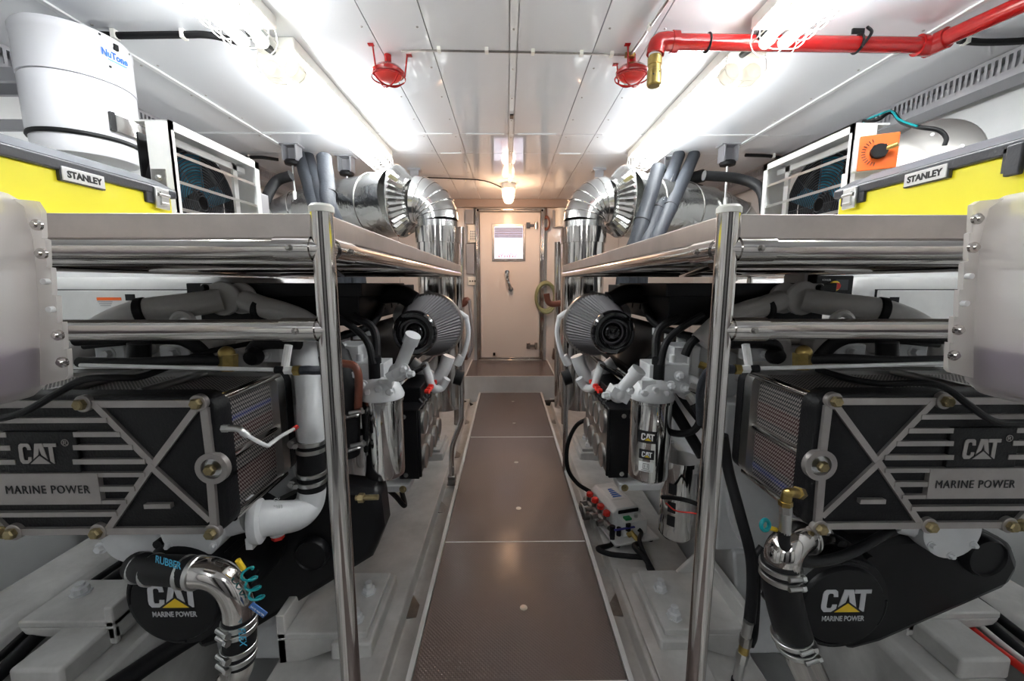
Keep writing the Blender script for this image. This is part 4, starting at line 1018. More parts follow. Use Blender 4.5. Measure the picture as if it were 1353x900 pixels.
# fan units
def fan_unit(s, side):
    Xf = XC+s*1.23; y0, y1, z0, z1 = 1.56, 2.09, 1.307, 1.775
    t = thing('fan_unit', 'white framed louvre with caged axial fan on the %s shelf' % side, 'fan', (Xf+s*.1, 1.8, z0), 'fan units on the shelves')
    fr = MB(); w_ = .032
    for a, b in (((y0, z0), (y0+w_*.6, z1)), ((y1-w_, z0), (y1, z1)), ((y0, z1-w_), (y1, z1)), ((y0, z0), (y1, z0+w_))):
        fr.span((Xf, a[0], a[1]), (Xf+s*.006, b[0], b[1])); 
    fr.span((Xf, y0, z0), (Xf+s*.085, y0+.006, z1)).span((Xf, y1-.006, z0), (Xf+s*.13, y1, z1)).span((Xf, y0, z1-.006), (Xf+s*.13, y1, z1)).span((Xf, y0, z0), (Xf+s*.13, y1, z0+.006))
    fo = obj('outer_frame', fr, 'white_paint', t)
    obj('inner_frame', MB().span((Xf+s*.05, y0+.03, z0+.02), (Xf+s*.06, y0+.055, z1-.03)).span((Xf+s*.05, y1-.12, z0+.02), (Xf+s*.06, y1-.09, z1-.03)).span((Xf+s*.05, y0+.03, z1-.06), (Xf+s*.06, y1-.03, z1-.035)), 'white_paint', t)
    for k in range(4):
        z = z0+.06+k*.098
        obj('slat', MB().prism([(0, 0), (.035, .014), (.035, .020), (0, .011)], (Xf+s*.006, y0+.01, z), (s, 0, 0), (0, 0, 1), -s*(y1-y0-.02)), 'alloy', t)
    obj('corner_plate', MB().span((Xf+s*.03, y0-.004, z0+.10), (Xf+s*.08, y0, z0+.30)), 'dull_steel', t)
    for z in (.13, .27): obj('bolt', MB().hexbolt((Xf+s*.055, y0-.004, z0+z), (0, -1, 0), .008, .008), 'alloy', t)
    cc = V(Xf+s*.16, 1.84, 1.54)
    obj('fan_housing', MB().lathe(cc, (s, 0, 0), [(.215, -.05), (.222, -.05), (.222, .0), (.215, .0)], 40, caps=False), 'plastic_black', t)
    obj('rear_shroud', MB().span((Xf+s*.165, y0+.06, z0), (Xf+s*.172, y1-.04, z1-.02)), 'plastic_black', t)
    cg = MB()
    for k in range(16): cg.torus(cc+V(-s*(.055+.0), 0, 0), (s, 0, 0), .03+.0118*k, .0024, 36, 4)
    for k in range(8):
        a = k*PI/4; cg.cyl(cc+V(-s*.057, .03*math.cos(a), .03*math.sin(a)), cc+V(-s*.057, .21*math.cos(a), .21*math.sin(a)), .002, n=5)
    obj('wire_guard', cg, 'dark_grey_plastic', t)
    ro = obj('hub', MB().cyl(cc+V(-s*.035, 0, 0), cc+V(-s*.002, 0, 0), .055, n=24), 'plastic_black', t)
    cc = cc+V(-s*.026, 0, 0)
    for k in range(5):
        a = 2*PI*k/5+.4; dr_ = V(0, math.cos(a), math.sin(a)); pr = V(0, -math.sin(a), math.cos(a))
        b0, b1 = cc+dr_*.05, cc+dr_*.195
        b = MB().add([b0-pr*.03+V(-s*.02, 0, 0), b0+pr*.03+V(s*.03, 0, 0), b1+pr*.035+V(s*.02, 0, 0), b1-pr*.03+V(-s*.025, 0, 0), b0-pr*.03+V(-s*.017, 0, 0), b0+pr*.03+V(s*.033, 0, 0), b1+pr*.035+V(s*.023, 0, 0), b1-pr*.03+V(-s*.022, 0, 0)],
                     [(0, 1, 2, 3), (7, 6, 5, 4), (0, 4, 5, 1), (1, 5, 6, 2), (2, 6, 7, 3), (3, 7, 4, 0)])
        obj('blade', b, 'cyan_plastic', ro)
    return t
fan_unit(-1, 'left'); fan_unit(1, 'right')
# metal strip with an orange edge behind the left fan unit
q = P(341, 258, Y=2.15)
tag(obj('steel_offcut', MB().box((q.x, 2.16, 1.307+.17), (.035, .10, .34)), 'perf_grey', bevel=.003), 'grey metal strip standing behind the left fan unit', 'strip')
# actuator with orange dial plate
q = P(1160, 201, Y=1.50)
t = thing('damper_actuator', 'orange dial plate actuator on a white box beside the right fan unit', 'actuator', (q.x, 1.5, 1.31))
Rz = Matrix.Rotation(math.radians(-28), 3, 'Z')
def A(x, y, z): return q+Rz @ V(x, y, z)
obj('housing', MB().box(A(-.01, .05, -.0), (.11, .09, .12), Rz), 'white_paint', t, bevel=.004)
pl_ = obj('dial_plate', MB().box(A(.0, 0, 0), (.108, .008, .118), Rz), 'orange', t, bevel=.002)
obj('hub', MB().cyl(A(0, -.002, 0), A(0, -.02, 0), .024, n=20).box(A(0, -.012, 0), (.034, .02, .04), Rz), 'rubber', pl_)
obj('shaft', MB().cyl(A(0, -.005, 0), A(.045, -.03, .012), .007, n=10), 'brass', pl_)
mm = MB()
for k in range(13):
    a = math.radians(115+k*12); mm.cyl(A(.036*math.cos(a), -.005, .036*math.sin(a)), A(.048*math.cos(a), -.005, .048*math.sin(a)), .0013, n=4)
obj('scale_marks', mm, 'print_black', pl_, kind='stuff')
obj('stand', MB().span((q.x-.04, 1.54, 1.305), (q.x+.04, 1.60, q.z-.05)), 'white_paint', t)
# white box left of it + round drum
q = P(1228, 205, Y=1.85)
t = thing('steel_drum_cover', 'round dull steel cover behind the right yellow toolbox', 'cover', (q.x, 1.85, q.z-.2))
obj('drum', MB().lathe(q+V(.0, .0, -.02), (-.75, -.65, .12), [(.17, -.55), (.17, 0), (.165, .012), (.12, .02), (.03, .028)], 44), 'drum_steel', t)
obj('wall_bracket', MB().span((q.x+.1, 1.95, q.z-.20), (WR, 2.0, q.z-.16)), 'perf_grey', t)
for k in range(5):
    a = 2*PI*k/5+.3; fx, fy, fz = frame((-.75, -.65, .12)); obj('nut', MB().hexbolt(q+V(0, 0, -.02)+fz*.015+(fx*math.cos(a)+fy*math.sin(a))*.10, fz, .008, .008), 'alloy', t)
tag(obj('black_cable', MB().tube([P(1140, 160, Y=1.95), P(1160, 158, Y=1.9), P(1178, 148, Y=1.9), P(1192, 162, Y=1.85), P(1215, 168, Y=1.75), P(1240, 172, Y=1.7), P(1250, 182, Y=1.68), P(1248, 192, Y=1.68)], .008, 8), 'rubber'), 'black cable looping from the trunking over the round steel cover', 'cable')
tag(obj('teal_cable', MB().tube([P(1141, 168, Y=1.94), P(1143, 160, Y=1.94), P(1165, 150, Y=1.88), P(1178, 147, Y=1.88), P(1188, 158, Y=1.83), P(1212, 167, Y=1.74)], .004, 6), 'teal_plastic'), 'thin teal cable tied to the black cable below the right trunking', 'cable')

# ============================================================ on the ceiling
def heat_detector(px, side, cable):
    q = P(px, 91, Z=2.19); dz_ = .025
    t = thing('red_caged_sounder', 'red dome in wire cage on the ceiling, %s' % side, 'alarm', (q.x, q.y, 2.13), 'red caged ceiling domes')
    obj('dome', MB().lathe((q.x, q.y, 2.16), (0, 0, 1), [(.062, 0), (.072, .004), (.074, .016), (.060, .032), (.030, .045), (.02, .055)], 32), 'red_paint', t)
    obj('lens', MB().lathe((q.x, q.y, 2.153), (0, 0, 1), [(.03, -.012), (.05, -.006), (.062, .006)], 28), 'red_plastic', t)
    g = MB().torus((q.x, q.y, 2.15), (0, 0, 1), .076, .0035, 36, 6)
    for a in (math.radians(40), math.radians(140)):
        d = V(math.cos(a), math.sin(a), 0)*.076; cc = V(q.x, q.y, 2.15)
        g.tube([cc-d, cc-d*.5+V(0, 0, -.028), cc+V(0, 0, -.034), cc+d*.5+V(0, 0, -.028), cc+d], .0035, 6)
    for a in (0, 2.2, 4.2):
        d = V(math.cos(a), math.sin(a), 0); cc = V(q.x, q.y, 2.155)
        g.tube([cc+d*.076, cc+d*.082+V(0, 0, .04), cc+d*.09+V(0, 0, CEIL-2.158)], .004, 6, smooth=False); g.box(cc+d*.1+V(0, 0, CEIL-2.158), (.025, .02, .004))
    obj('guard_cage', g, 'red_paint', t)
    obj('mount', MB().cyl((q.x, q.y, 2.18), (q.x, q.y, CEIL), .016, n=12), 'red_paint', t)
heat_detector(513, 'left one', 0); heat_detector(835, 'right one beside the brass nozzle', 0)
def ceil_cable(name, pts, r, m_, label, clips=None, z=None):
    z = CEIL-.006-r if z is None else z
    pp = [P(a, b, Z=z) for a, b in pts]
    t = thing(name, label, 'cable', pp[0])
    obj('cable_run', MB().tube(pp, r, 8, 4), m_, t)
    for a, b in clips or []:
        q = P(a, b, Z=z); obj('clip', MB().box((q.x, q.y, z+.001), (.016, .03, r*2+.006)), 'cage_white', t)
ceil_cable('ceiling_cable', [(531, 68), (560, 67), (640, 68), (740, 70), (836, 73)], .005, 'dull_steel', 'thin cable clipped across the ceiling between the red domes', [(580, 66), (643, 67), (704, 69), (768, 71), (808, 72)])
ceil_cable('ceiling_cable', [(834, 71), (850, 48), (881, 2), (900, -30)], .006, 'dull_steel', 'thin cable running forward from the right red dome', [(858, 36)])
ceil_cable('ceiling_cable', [(500, 217), (515, 222), (545, 233), (600, 236), (640, 239), (668, 250)], .006, 'rubber', 'thin black cable running to the jar lamp', [(565, 235), (615, 238)])
ceil_cable('ceiling_conduit', [(120, 44), (150, 47), (240, 46), (280, 47), (330, 60)], .014, 'rubber', 'black conduit clipped from the vacuum to the left light', [(152, 46), (243, 46)])
ceil_cable('ceiling_conduit', [(1268, 53), (1300, 56), (1353, 54), (1400, 48)], .014, 'rubber', 'black conduit clipped at the top right beside the red pipe', [(1276, 53)])
ceil_cable('ceiling_conduit', [(985, 205), (1015, 206), (1040, 210)], .014, 'rubber', 'short black conduit between right hanger and fan unit', [(1022, 206)])
ceil_cable('ceiling_conduit', [(320, 208), (345, 208), (368, 211)], .014, 'rubber', 'short black conduit between left hanger and fan unit', [(330, 208)])
tag(obj('cable_junction', MB().cyl(P(826, 73, Z=2.238), P(838, 73, Z=2.238), .012, n=10), 'brass'), 'small brass cable junction beside the right red dome', 'fitting')
# red fire pipe with brass nozzle
t = thing('red_fire_pipe', 'red painted fire pipe crossing the ceiling at the upper right', 'pipe', (1.2, 1.82, 2.15))
zc = 2.185; a = P(868, 55, Z=zc); b = P(1225, 60, Z=zc); e_ = P(1353, 3, Z=zc)
obj('pipe_run', MB().cyl(a+V(.05, 0, 0), b, .030, n=24), 'red_paint', t)
obj('corner_elbow', MB().tube([a+V(.075, 0, 0), a+V(.03, 0, 0), a+V(.003, 0, -.010), a+V(-.005, 0, -.05)], .036, 20, 5).cyl(a+V(.06, 0, 0), a+V(.085, 0, 0), .040, n=24), 'red_paint', t)
d = (e_-b).normalized()
obj('tee', MB().cyl(b+V(-.04, 0, 0), b+V(.02, 0, 0), .040, n=24).cyl(b+V(.01, .02, 0), b+V(.01, 0, 0)+d*.06, .040, n=24).sphere(b+V(.01, 0, 0), .040), 'red_paint', t)
obj('pipe_run', MB().cyl(b+V(.01, 0, 0), b+d*1.4, .031, n=24), 'red_paint', t)
nz = a+V(-.005, 0, -.05)
no = obj('brass_nozzle', MB().lathe(nz, (0, 0, -1), [(.024, -.005), (.024, .012), (.029, .013), (.029, .04), (.026, .042), (.026, .06), (.029, .062), (.029, .115), (.024, .122)], 6 if 0 else 24), 'brass', t)
for dx, dz in ((-.012, -.085), (.012, -.075)): obj('nozzle_hole', MB().lathe(nz+V(dx, -.0275+abs(dx)*.15, dz), (0, -1, 0), [(.0035, 0), (.0035, .002)], 10), 'print_black', no)
obj('white_tape', MB().cyl(nz+V(0, 0, .004), nz+V(0, 0, -.004), .0255, n=20), 'print_white', t)
for px in (932, 1130):
    q = P(px, 60, Z=zc); k = MB().torus((q.x, 1.0*a.y+(b.y-a.y)*.5, zc), (1, 0, 0), .033, .005, 24, 6)
    if px > 1000: k.box((q.x, a.y+.01, zc+.05), (.05, .008, .02)).tube([(q.x-.01, a.y-.03, zc-.03), (q.x+.02, a.y-.035, zc+.02), (q.x+.03, a.y, zc+.06)], .006, 6)
    obj('cable_tie', k, 'rubber', t)
# ============================================================ far end of the room
def wallp(px, py, off=.03): return P(px, py, Y=YB-off)
# phone and boxes left of the door
a, b = wallp(617, 297), wallp(632, 321)
t = thing('wall_intercom', 'beige keypad intercom on the wall left of the door', 'intercom', (a.x, YB-.03, b.z))
bd = obj('case', MB().span((a.x, YB-.05, b.z), (b.x, YB, a.z)), 'cage_white', t, bevel=.006)
for i in range(4):
    for j in range(3): obj('key', MB().box((a.x+.05+.025*j, YB-.052, b.z+.05+.03*i), (.016, .008, .018)), 'perf_grey', bd)
obj('handset', MB().box((a.x+.022, YB-.06, (a.z+b.z)/2), (.03, .03, .20)), 'cage_white', t, bevel=.01)
a, b = wallp(616, 322), wallp(627, 362)
tag(obj('cable_cover', MB().span((a.x, YB-.04, b.z), (b.x, YB, a.z)), 'perf_grey', bevel=.003), 'tall grey cover plate below the intercom', 'cover')
a, b = wallp(615, 277), wallp(626, 296)
tag(obj('cable_cover', MB().span((a.x, YB-.04, b.z), (b.x, YB, a.z)), 'perf_grey', bevel=.003), 'short grey cover plate above the intercom', 'cover')
a, b = wallp(618, 366), wallp(631, 377)
t = thing('switch_panel', 'small white switch panel left of the door handle', 'switch', (a.x, YB-.03, b.z))
obj('switch_plate', MB().span((a.x, YB-.03, b.z), (b.x, YB, a.z)), 'cage_white', t, bevel=.004)
for i in range(3): obj('push_button', MB().cyl((a.x+.03+.032*i, YB-.04, (a.z+b.z)/2), (a.x+.03+.032*i, YB-.03, (a.z+b.z)/2), .010, n=10), 'rubber', t)
tag(obj('grey_conduit', MB().tube([wallp(620, 395, .06), wallp(623, 425, .06), wallp(624, 455, .06), wallp(619, 472, .06)], .022, 10), 'perf_grey'), 'grey conduit bending down the wall left of the door', 'conduit')
# hose coil right of the door
q = wallp(720, 392, .08)
t = thing('hose_coil', 'pale green hose coiled on the wall right of the door', 'hose', (q.x, YB-.08, q.z-.2))
for k in range(4): obj('hose_loop', MB().torus(q+V(.006*k, -.012*k, -.006*k), (0, 1, .05), .15+.012*(k % 2), .017, 40, 8, sx=.8, sy=1.18), 'green_hose', t)
obj('hook', MB().span((q.x-.02, YB-.10, q.z+.12), (q.x+.02, YB, q.z+.22)), 'dull_steel', t)
q = wallp(722, 295, .05)
tag(obj('brown_loop_handle', MB().torus(q, (0, 1, 0), .05, .014, 28, 8, sx=.8, sy=1.5).cyl(q+V(0, 0, .07), q+V(0, .0, .25), .004, n=6), 'copper_brown'), 'brown cord loop hanging right of the door', 'cord')
q = wallp(741, 289, .08)
t = thing('wall_fitting', 'small white wall fitting beside the right silver duct', 'fitting', q)
obj('fitting_body', MB().cyl(q+V(0, 0, -.10), q+V(0, 0, .10), .07, n=20).cyl(q+V(0, 0, .10), q+V(0, 0, .12), .08, n=20), 'cage_white', t)
obj('fitting_plate', MB().box(q+V(0, .04, 0), (.2, .02, .22)), 'perf_grey', t)
# standpipes, valves and rods on both sides of the aisle at the far end
random.seed(11)
def standpipe(pts, r, m_, label, Y):
    tag(obj('standpipe', MB().tube([P(a, b, Y=Y) for a, b in pts], r, 14, 4), m_), label, 'pipe')
standpipe([(609, 300), (609, 400), (609, 590)], .035, 'steel', 'polished pipe standing between left duct and door wall', 4.1)
standpipe([(737, 320), (737, 420), (737, 590)], .035, 'steel', 'polished pipe standing between hose coil and right duct', 4.1)
standpipe([(746, 400), (730, 402), (724, 398), (722, 388)], .03, 'copper_brown', 'brown bent pipe below the hose coil', 4.0)
standpipe([(600, 400), (612, 402), (616, 396), (618, 398)], .03, 'copper_brown', 'brown bent pipe beside the left duct', 4.0)
standpipe([(598, 440), (604, 460), (604, 500), (604, 610)], .028, 'dull_steel', 'dull pipe behind the far left rack post', 3.6)
standpipe([(752, 440), (745, 460), (745, 500), (746, 610)], .028, 'dull_steel', 'dull pipe behind the far right rack post', 3.6)
for px, l in ((600, 'left'), (748, 'right')):
    q = P(px, 425, Y=4.0)
    t = thing('valve_cluster', 'dark valve cluster with steel flanges beside the %s duct' % l, 'valve', q)
    for k in range(4):
        z = .25-.16*k
        obj('flange', MB().cyl(q+V(-.05, 0, z), q+V(.05, 0, z), .06, n=20), ('dull_steel', 'copper_brown', 'rubber', 'red_paint')[k], t)
        obj('valve_body', MB().sphere(q+V(.0, .05, z-.06), .055), ('alloy', 'engine_grey', 'rubber', 'dull_steel')[k], t)
for px, l in ((618, 'left'), (730, 'right')):
    q = P(px, 470, Y=YB-.1)
    tag(obj('brown_bracket', MB().prism([(0, 0), (.16, -.02), (.02, .14)], (q.x, YB-.0 if px < 0 else YB-.12, .2), ((-1 if px < 700 else 1), 0, 0), (0, 0, 1), (.12 if px < 700 else -.12)), 'wood_brown'), 'dark brown corner piece %s of the door foot' % l, 'bracket')
for (pts, l) in (([(598, 530), (618, 538), (628, 542), (640, 540)], 'left'), ([(712, 536), (735, 534), (748, 528), (760, 520)], 'right')):
    tag(obj('bilge_hose', MB().tube([P(a, b, Y=4.32) for a, b in pts], .055, 14), 'rubber'), 'thick black hose passing under the walkway end, %s side' % l, 'hose')
q = P(742, 500, Y=4.5)
t = thing('extinguisher', 'small red and white canister right of the step', 'canister', q)
obj('canister_body', MB().cyl(q+V(0, 0, -.2), q+V(0, 0, .05), .05, n=20), 'cage_white', t)
obj('canister_top', MB().cyl(q+V(0, 0, .05), q+V(0, 0, .12), .052, .03, n=20), 'red_paint', t)
# gear box and shaft lumps behind each engine
for s, l in ((-1, 'left'), (1, 'right')):
    X = lambda d: XC+s*d
    t = thing('gearbox', 'white painted gearbox behind the %s engine' % l, 'gearbox', (X(1.2), 3.9, -.3), 'gearboxes')
    obj('bell_housing', MB().lathe((X(1.2), 3.52, .35), (0, 1, 0), [(.42, 0), (.42, .05), (.34, .15), (.30, .4)], 36), 'engine_white', t)
    obj('gear_case', MB().span((X(.9), 3.85, -.2), (X(1.5), 4.5, .6)), 'engine_white', t, bevel=.03)
# generator sets outboard
a = P(1128, 362, Y=2.0)
for s, l in ((-1, 'left'), (1, 'right')):
    X = lambda d: XC+s*d
    t = thing('generator_set', 'white sound enclosure of a generator behind the %s engine' % l, 'generator', (X(2.0), 2.6, -.1), 'generator enclosures outboard')
    x0, x1 = (X(1.70), X(2.36)) if s > 0 else (X(1.36), X(2.36))
    yq = 2.0
    zt = 1.23
    bx = obj('enclosure', MB().span((x0, yq+.02, .79), (x1, 3.2, zt)), 'white_paint', t, bevel=.07)
    bx.modifiers['bevel'].segments = 5
    obj('skid', MB().span((X(1.9), yq+.05, -.1), (x1, 3.2, .79)), 'white_paint', t, bevel=.02)
    # door panel with a shadow gap round it
    da, db = sorted((x0+s*.10, x1-s*.03))
    fr = MB(); za, zb = .83, 1.165
    obj('panel_gap', MB().span((da-.005, yq+.012, za-.005), (db+.005, yq+.03, zb+.005)), 'rubber', t)
    dp = obj('service_panel', MB().span((da, yq, za), (db, yq+.03, zb)), 'white_paint', t, bevel=.004)
    px, py = (151, 396) if s < 0 else (1167, 397)
    q = P(px, py, Y=yq-.002)
    if s < 0:
        q = P(144, 395, Y=yq-.002)
        obj('warning_band', MB().box(q, (.115, .003, .014)), 'orange', dp)
        tx = MB()
        for k in range(3): tx.box(q+V(-.02, 0, -.014-.009*k), (.07-.01*k, .002, .003))
        obj('small_print', tx, 'perf_grey', dp)
        q2 = P(172, 393, Y=yq-.002); obj('black_sticker', MB().box(q2, (.045, .003, .03)), 'rubber', dp)
    else:
        obj('warning_band', MB().box(q, (.03, .003, .014)), 'orange', dp)
        q2 = P(1181, 402, Y=yq-.002); obj('black_sticker', MB().box(q2, (.045, .004, .07)), 'rubber', dp)
        a, b = P(1079, 364, Y=1.95), P(1125, 400, Y=1.95)
        cp = obj('control_panel', MB().span((a.x, 1.95, b.z-.05), (b.x, 2.1, a.z)), 'cast_black', t, bevel=.006)
        q3 = P(1103, 378, Y=1.945)
        obj('stop_collar', MB().lathe(q3, (0, -1, 0), [(.024, -.005), (.024, .004), (.018, .008)], 24), 'yellow_print', cp)
        obj('stop_button', MB().lathe(q3+V(-.012, -.008, 0), (-.2, -1, 0), [(.010, -.005), (.010, .016), (.016, .018), (.016, .028)], 20), 'red_plastic', cp)
        text('lettering', 'KOHLER', .008, P(1092, 371, Y=1.948), (1, 0, 0), (0, 0, 1), 'print_white', cp)
        obj('panel_bezel', MB().span((b.x-.09, 1.945, b.z+.06), (b.x-.03, 1.95, a.z-.02)), 'dark_grey_plastic', cp)
        obj('panel_side', MB().span((P(1058, 364, Y=2.05).x, 2.0, b.z-.05), (a.x-.02, 2.15, a.z+.01)), 'white_paint', t)

# ============================================================ pipework round the cooler fronts
def hclamp(e_, c, axis, r, side, nm='hose_clamp'):
    g = MB(); clamp(g, c, axis, r*1.03, .014); worm(g, c, axis, r, side); return obj(nm, g, 'alloy', e_)
# --- left: white return pipe with black sleeve
t = thing('white_coolant_pipe', 'white cast coolant pipe with black sleeve beside the left cooler', 'pipe', (-.55, 1.35, .5))
Y = 1.29
top = MB().tube([P(400, 430, Y=1.48), P(403, 470, Y=1.44), P(409, 520, Y=1.34), P(411, 560, Y=Y), P(412, 590, Y=Y)], .042, 24)
obj('upper_pipe', top, 'engine_white', t)
a, b = P(412, 580, Y=Y), P(412, 645, Y=Y)
obj('rubber_sleeve', MB().cyl(a, b, .044, n=28), 'rubber', t)
for py in (583, 593, 624, 635):
    c = P(412, py, Y=Y); 
    if py in (583, 635):
        hclamp(t, c, (0, 0, 1), .045, (-.9, -.45, 0))
        k = c+V(-.052, -.02, 0); obj('clamp_bolt', MB().cyl(k+V(0, .02, 0), k+V(0, -.01, 0), .0135, n=24).cyl(k+V(0, -.01, 0), k+V(0, -.016, 0), .008, n=6), 'alloy', t)
    else: obj('hose_clamp', clamp(MB(), c, (0, 0, 1), .046, .014), 'alloy', t)
el = MB().tube([P(412, 635, Y=Y), P(412, 652, Y=Y), P(407, 668, Y=1.28), P(393, 680, Y=1.24), P(370, 684, Y=1.19), P(350, 685, Y=1.16), P(335, 690, Y=1.14)], lambda q: .042+.012*q, 26)
eo = obj('cast_elbow', el, 'engine_white', t)
c = P(335, 690, Y=1.14)
obj('elbow_flange', MB().lathe(c+V(.006, .004, 0), (-1, -.3, -.05), [(.056, -.02), (.066, -.012), (.066, .0), (.060, .012)], 32).box(c+V(-.01, .0, .062), (.02, .03, .035)).box(c+V(-.01, .0, -.062), (.02, .03, .035)), 'engine_white', eo)
c = P(367, 706, Y=1.2)
obj('drain_boss', MB().cyl(c, c+V(0, 0, .02), .022, n=20), 'engine_white', eo)
obj('red_plug', MB().cyl(c+V(0, 0, -.014), c, .019, n=6), 'red_plastic', eo)
n_ = P(372, 672, Y=1.155)
text('cast_number', '212-7253', .010, P(362, 672, Y=1.158), (1, .12, .05), (0, 0, 1), 'engine_white', eo, .002)
text('cast_number', 'CV', .010, P(366, 662, Y=1.168), (1, .12, .05), (0, 0, 1), 'engine_white', eo, .002)
text('cast_number', '11', .010, P(362, 682, Y=1.158), (1, .12, .05), (0, 0, 1), 'engine_white', eo, .002)
# bearing cap under the cooler, left
c = P(170, 718, Y=1.12)
tag(obj('seawater_pump', MB().lathe(c+V(.015, .05, .02), (.35, -1, 0), [(.06, -.06), (.09, -.03), (.098, .03), (.08, .055), (.04, .07)], 32).hexbolt(c+V(-.06, -.02, .0), (0, -1, 0), .012, .012), 'engine_white'), 'white pump housing under the left cooler beside the black sleeve', 'pump')
# small white bent line at the left cooler
t = thing('bleed_line', 'thin white bent line with steel fitting on the left cooler', 'pipe', P(388, 570, Y=1.2))
obj('steel_fitting', MB().cyl(P(294, 566, Y=.985), P(302, 566, Y=.985), .010, n=6).tube([P(300, 566, Y=.985), P(316, 567, Y=.985), P(323, 574, Y=.985)], .0085, 12).cyl(P(322, 571, Y=.985), P(328, 577, Y=.985), .0085, n=12), 'alloy', t)
obj('white_tube', MB().tube([P(326, 575, Y=.985), P(340, 583, Y=.985), P(353, 589, Y=1.0), P(358, 586, Y=1.02), P(372, 576, Y=1.12), P(388, 567, Y=1.2)], .0052, 10, 3), 'paper_white', t)
obj('red_end', MB().cyl(P(388, 567, Y=1.2), P(392, 564, Y=1.22), .007, n=10), 'red_plastic', t)
# chrome elbow and black sleeves on the left
t = thing('chrome_seawater_pipe', 'polished steel elbow pipe with black sleeves before the left round cover', 'pipe', (-.75, .92, .2))
Y = .92
pA = [P(182, 748, Y=1.02), P(200, 752, Y=.97), P(245, 755, Y=.93), P(262, 757, Y=Y)]
obj('rubber_sleeve', MB().tube(pA, .036, 24), 'rubber', t)
for px, py, yy in ((186, 750, 1.0), (202, 753, .97), (246, 756, .93), (259, 757, .92)):
    obj('hose_clamp', clamp(MB(), P(px, py, Y=yy), (1, -.1, 0), .038, .012), 'alloy', t)
q = P(222, 752, Y=.945)
text('sleeve_lettering', 'RUBBER', .018, P(222, 748, Y=.912), (1, -.3, -.03), (0, .2, 1), 'label_blue', t, sx=.95)
ep = [P(258, 757, Y=Y), P(275, 757, Y=Y), P(292, 763, Y=Y), P(306, 777, Y=Y), P(314, 796, Y=Y), P(316, 815, Y=Y)]
obj('chrome_elbow', MB().tube(ep, .036, 28), 'steel', t)
a, b = P(316, 812, Y=Y), P(316, 872, Y=Y)
obj('rubber_sleeve', MB().tube([a, P(317, 840, Y=Y), b], .037, 26), 'rubber', t)
for py in (820, 829, 853, 865): 
    c = P(316, py, Y=Y); hclamp(t, c, (0, 0, 1), .038, (-.5, -1, 0))
text('sleeve_lettering', 'FLEX', .018, P(316, 842, Y=.88), (0, 0, -1), (1, 0, 0), 'label_blue', t, sx=.9)
obj('chrome_pipe', MB().tube([P(316, 868, Y=Y), P(313, 885, Y=Y), P(303, 905, Y=Y), P(290, 940, Y=Y)], .036, 28), 'steel', t)
# blue tag with coiled teal cord
t = thing('blue_valve_tag', 'blue tag on a coiled teal cord at the left polished elbow', 'tag', P(335, 800, Y=.9))
co = []
A0, B0 = P(322, 752, Y=.9), P(338, 795, Y=.9)
for k in range(46):
    q = k/45; a = q*2*PI*3.4; m_ = A0.lerp(B0, q); co.append(m_+V(math.cos(a)*.014+.006, math.sin(a)*.014, 0))
obj('teal_cord', MB().tube(co, .003, 6, smooth=False), 'teal_plastic', t)
obj('yellow_end', MB().cyl(P(314, 740, Y=.89), P(322, 752, Y=.895), .006, n=8), 'yellow_print', t)
Rg = Matrix.Rotation(math.radians(42), 3, 'Y')
q = P(341, 806, Y=.885)
tg = obj('tag_plate', MB().box(q, (.044, .003, .018), Rg), 'blue_plastic', t, bevel=.001)
text('lettering', 'SAVE WATER', .0048, q+V(-.002, -.002, -.003), Rg @ V(1, 0, 0), Rg @ V(0, 0, 1), 'print_white', tg, .0006)
# --- right: chrome elbow, black sleeve, chrome pipe
t = thing('chrome_seawater_pipe', 'polished steel elbow pipe with long black sleeve below the right cooler', 'pipe', (.7, .95, .2))
Y = .97
ep = [P(1080, 708, Y=1.10), P(1068, 708, Y=1.06), P(1050, 712, Y=1.0), P(1036, 728, Y=Y), P(1032, 750, Y=Y)]
obj('chrome_elbow', MB().tube(ep, .043, 30), 'steel', t)
for k in range(2): obj('pipe_band', MB().torus(P(1062-k*5, 709, Y=1.04-.01*k), (1, .5, .05), .045, .004, 32, 6), 'alloy', t)
obj('pipe_nut', MB().cyl(P(1080, 700, Y=1.05), P(1092, 700, Y=1.05), .016, n=8), 'alloy', t)
sl = [P(1031, 738, Y=Y), P(1032, 770, Y=Y), P(1040, 810, Y=Y), P(1052, 850, Y=Y)]
obj('rubber_sleeve', MB().tube(sl, .045, 28), 'rubber', t)
for (px, py) in ((1031, 748), (1031, 760), (1046, 840), (1052, 852)):
    hclamp(t, P(px, py, Y=Y), (.0 if py < 800 else -.25, 0, 1), .0465, (.1, -1, 0))
obj('chrome_pipe', MB().tube([P(1050, 845, Y=Y), P(1060, 870, Y=Y), P(1076, 905, Y=Y), P(1090, 940, Y=Y)], .042, 28), 'steel', t)
tag(obj('teal_cap_ring', MB().torus(P(1011, 694, Y=.95), (.3, -1, .2), .013, .005, 24, 8), 'teal_plastic'), 'teal ring cap beside the right polished elbow', 'cap')
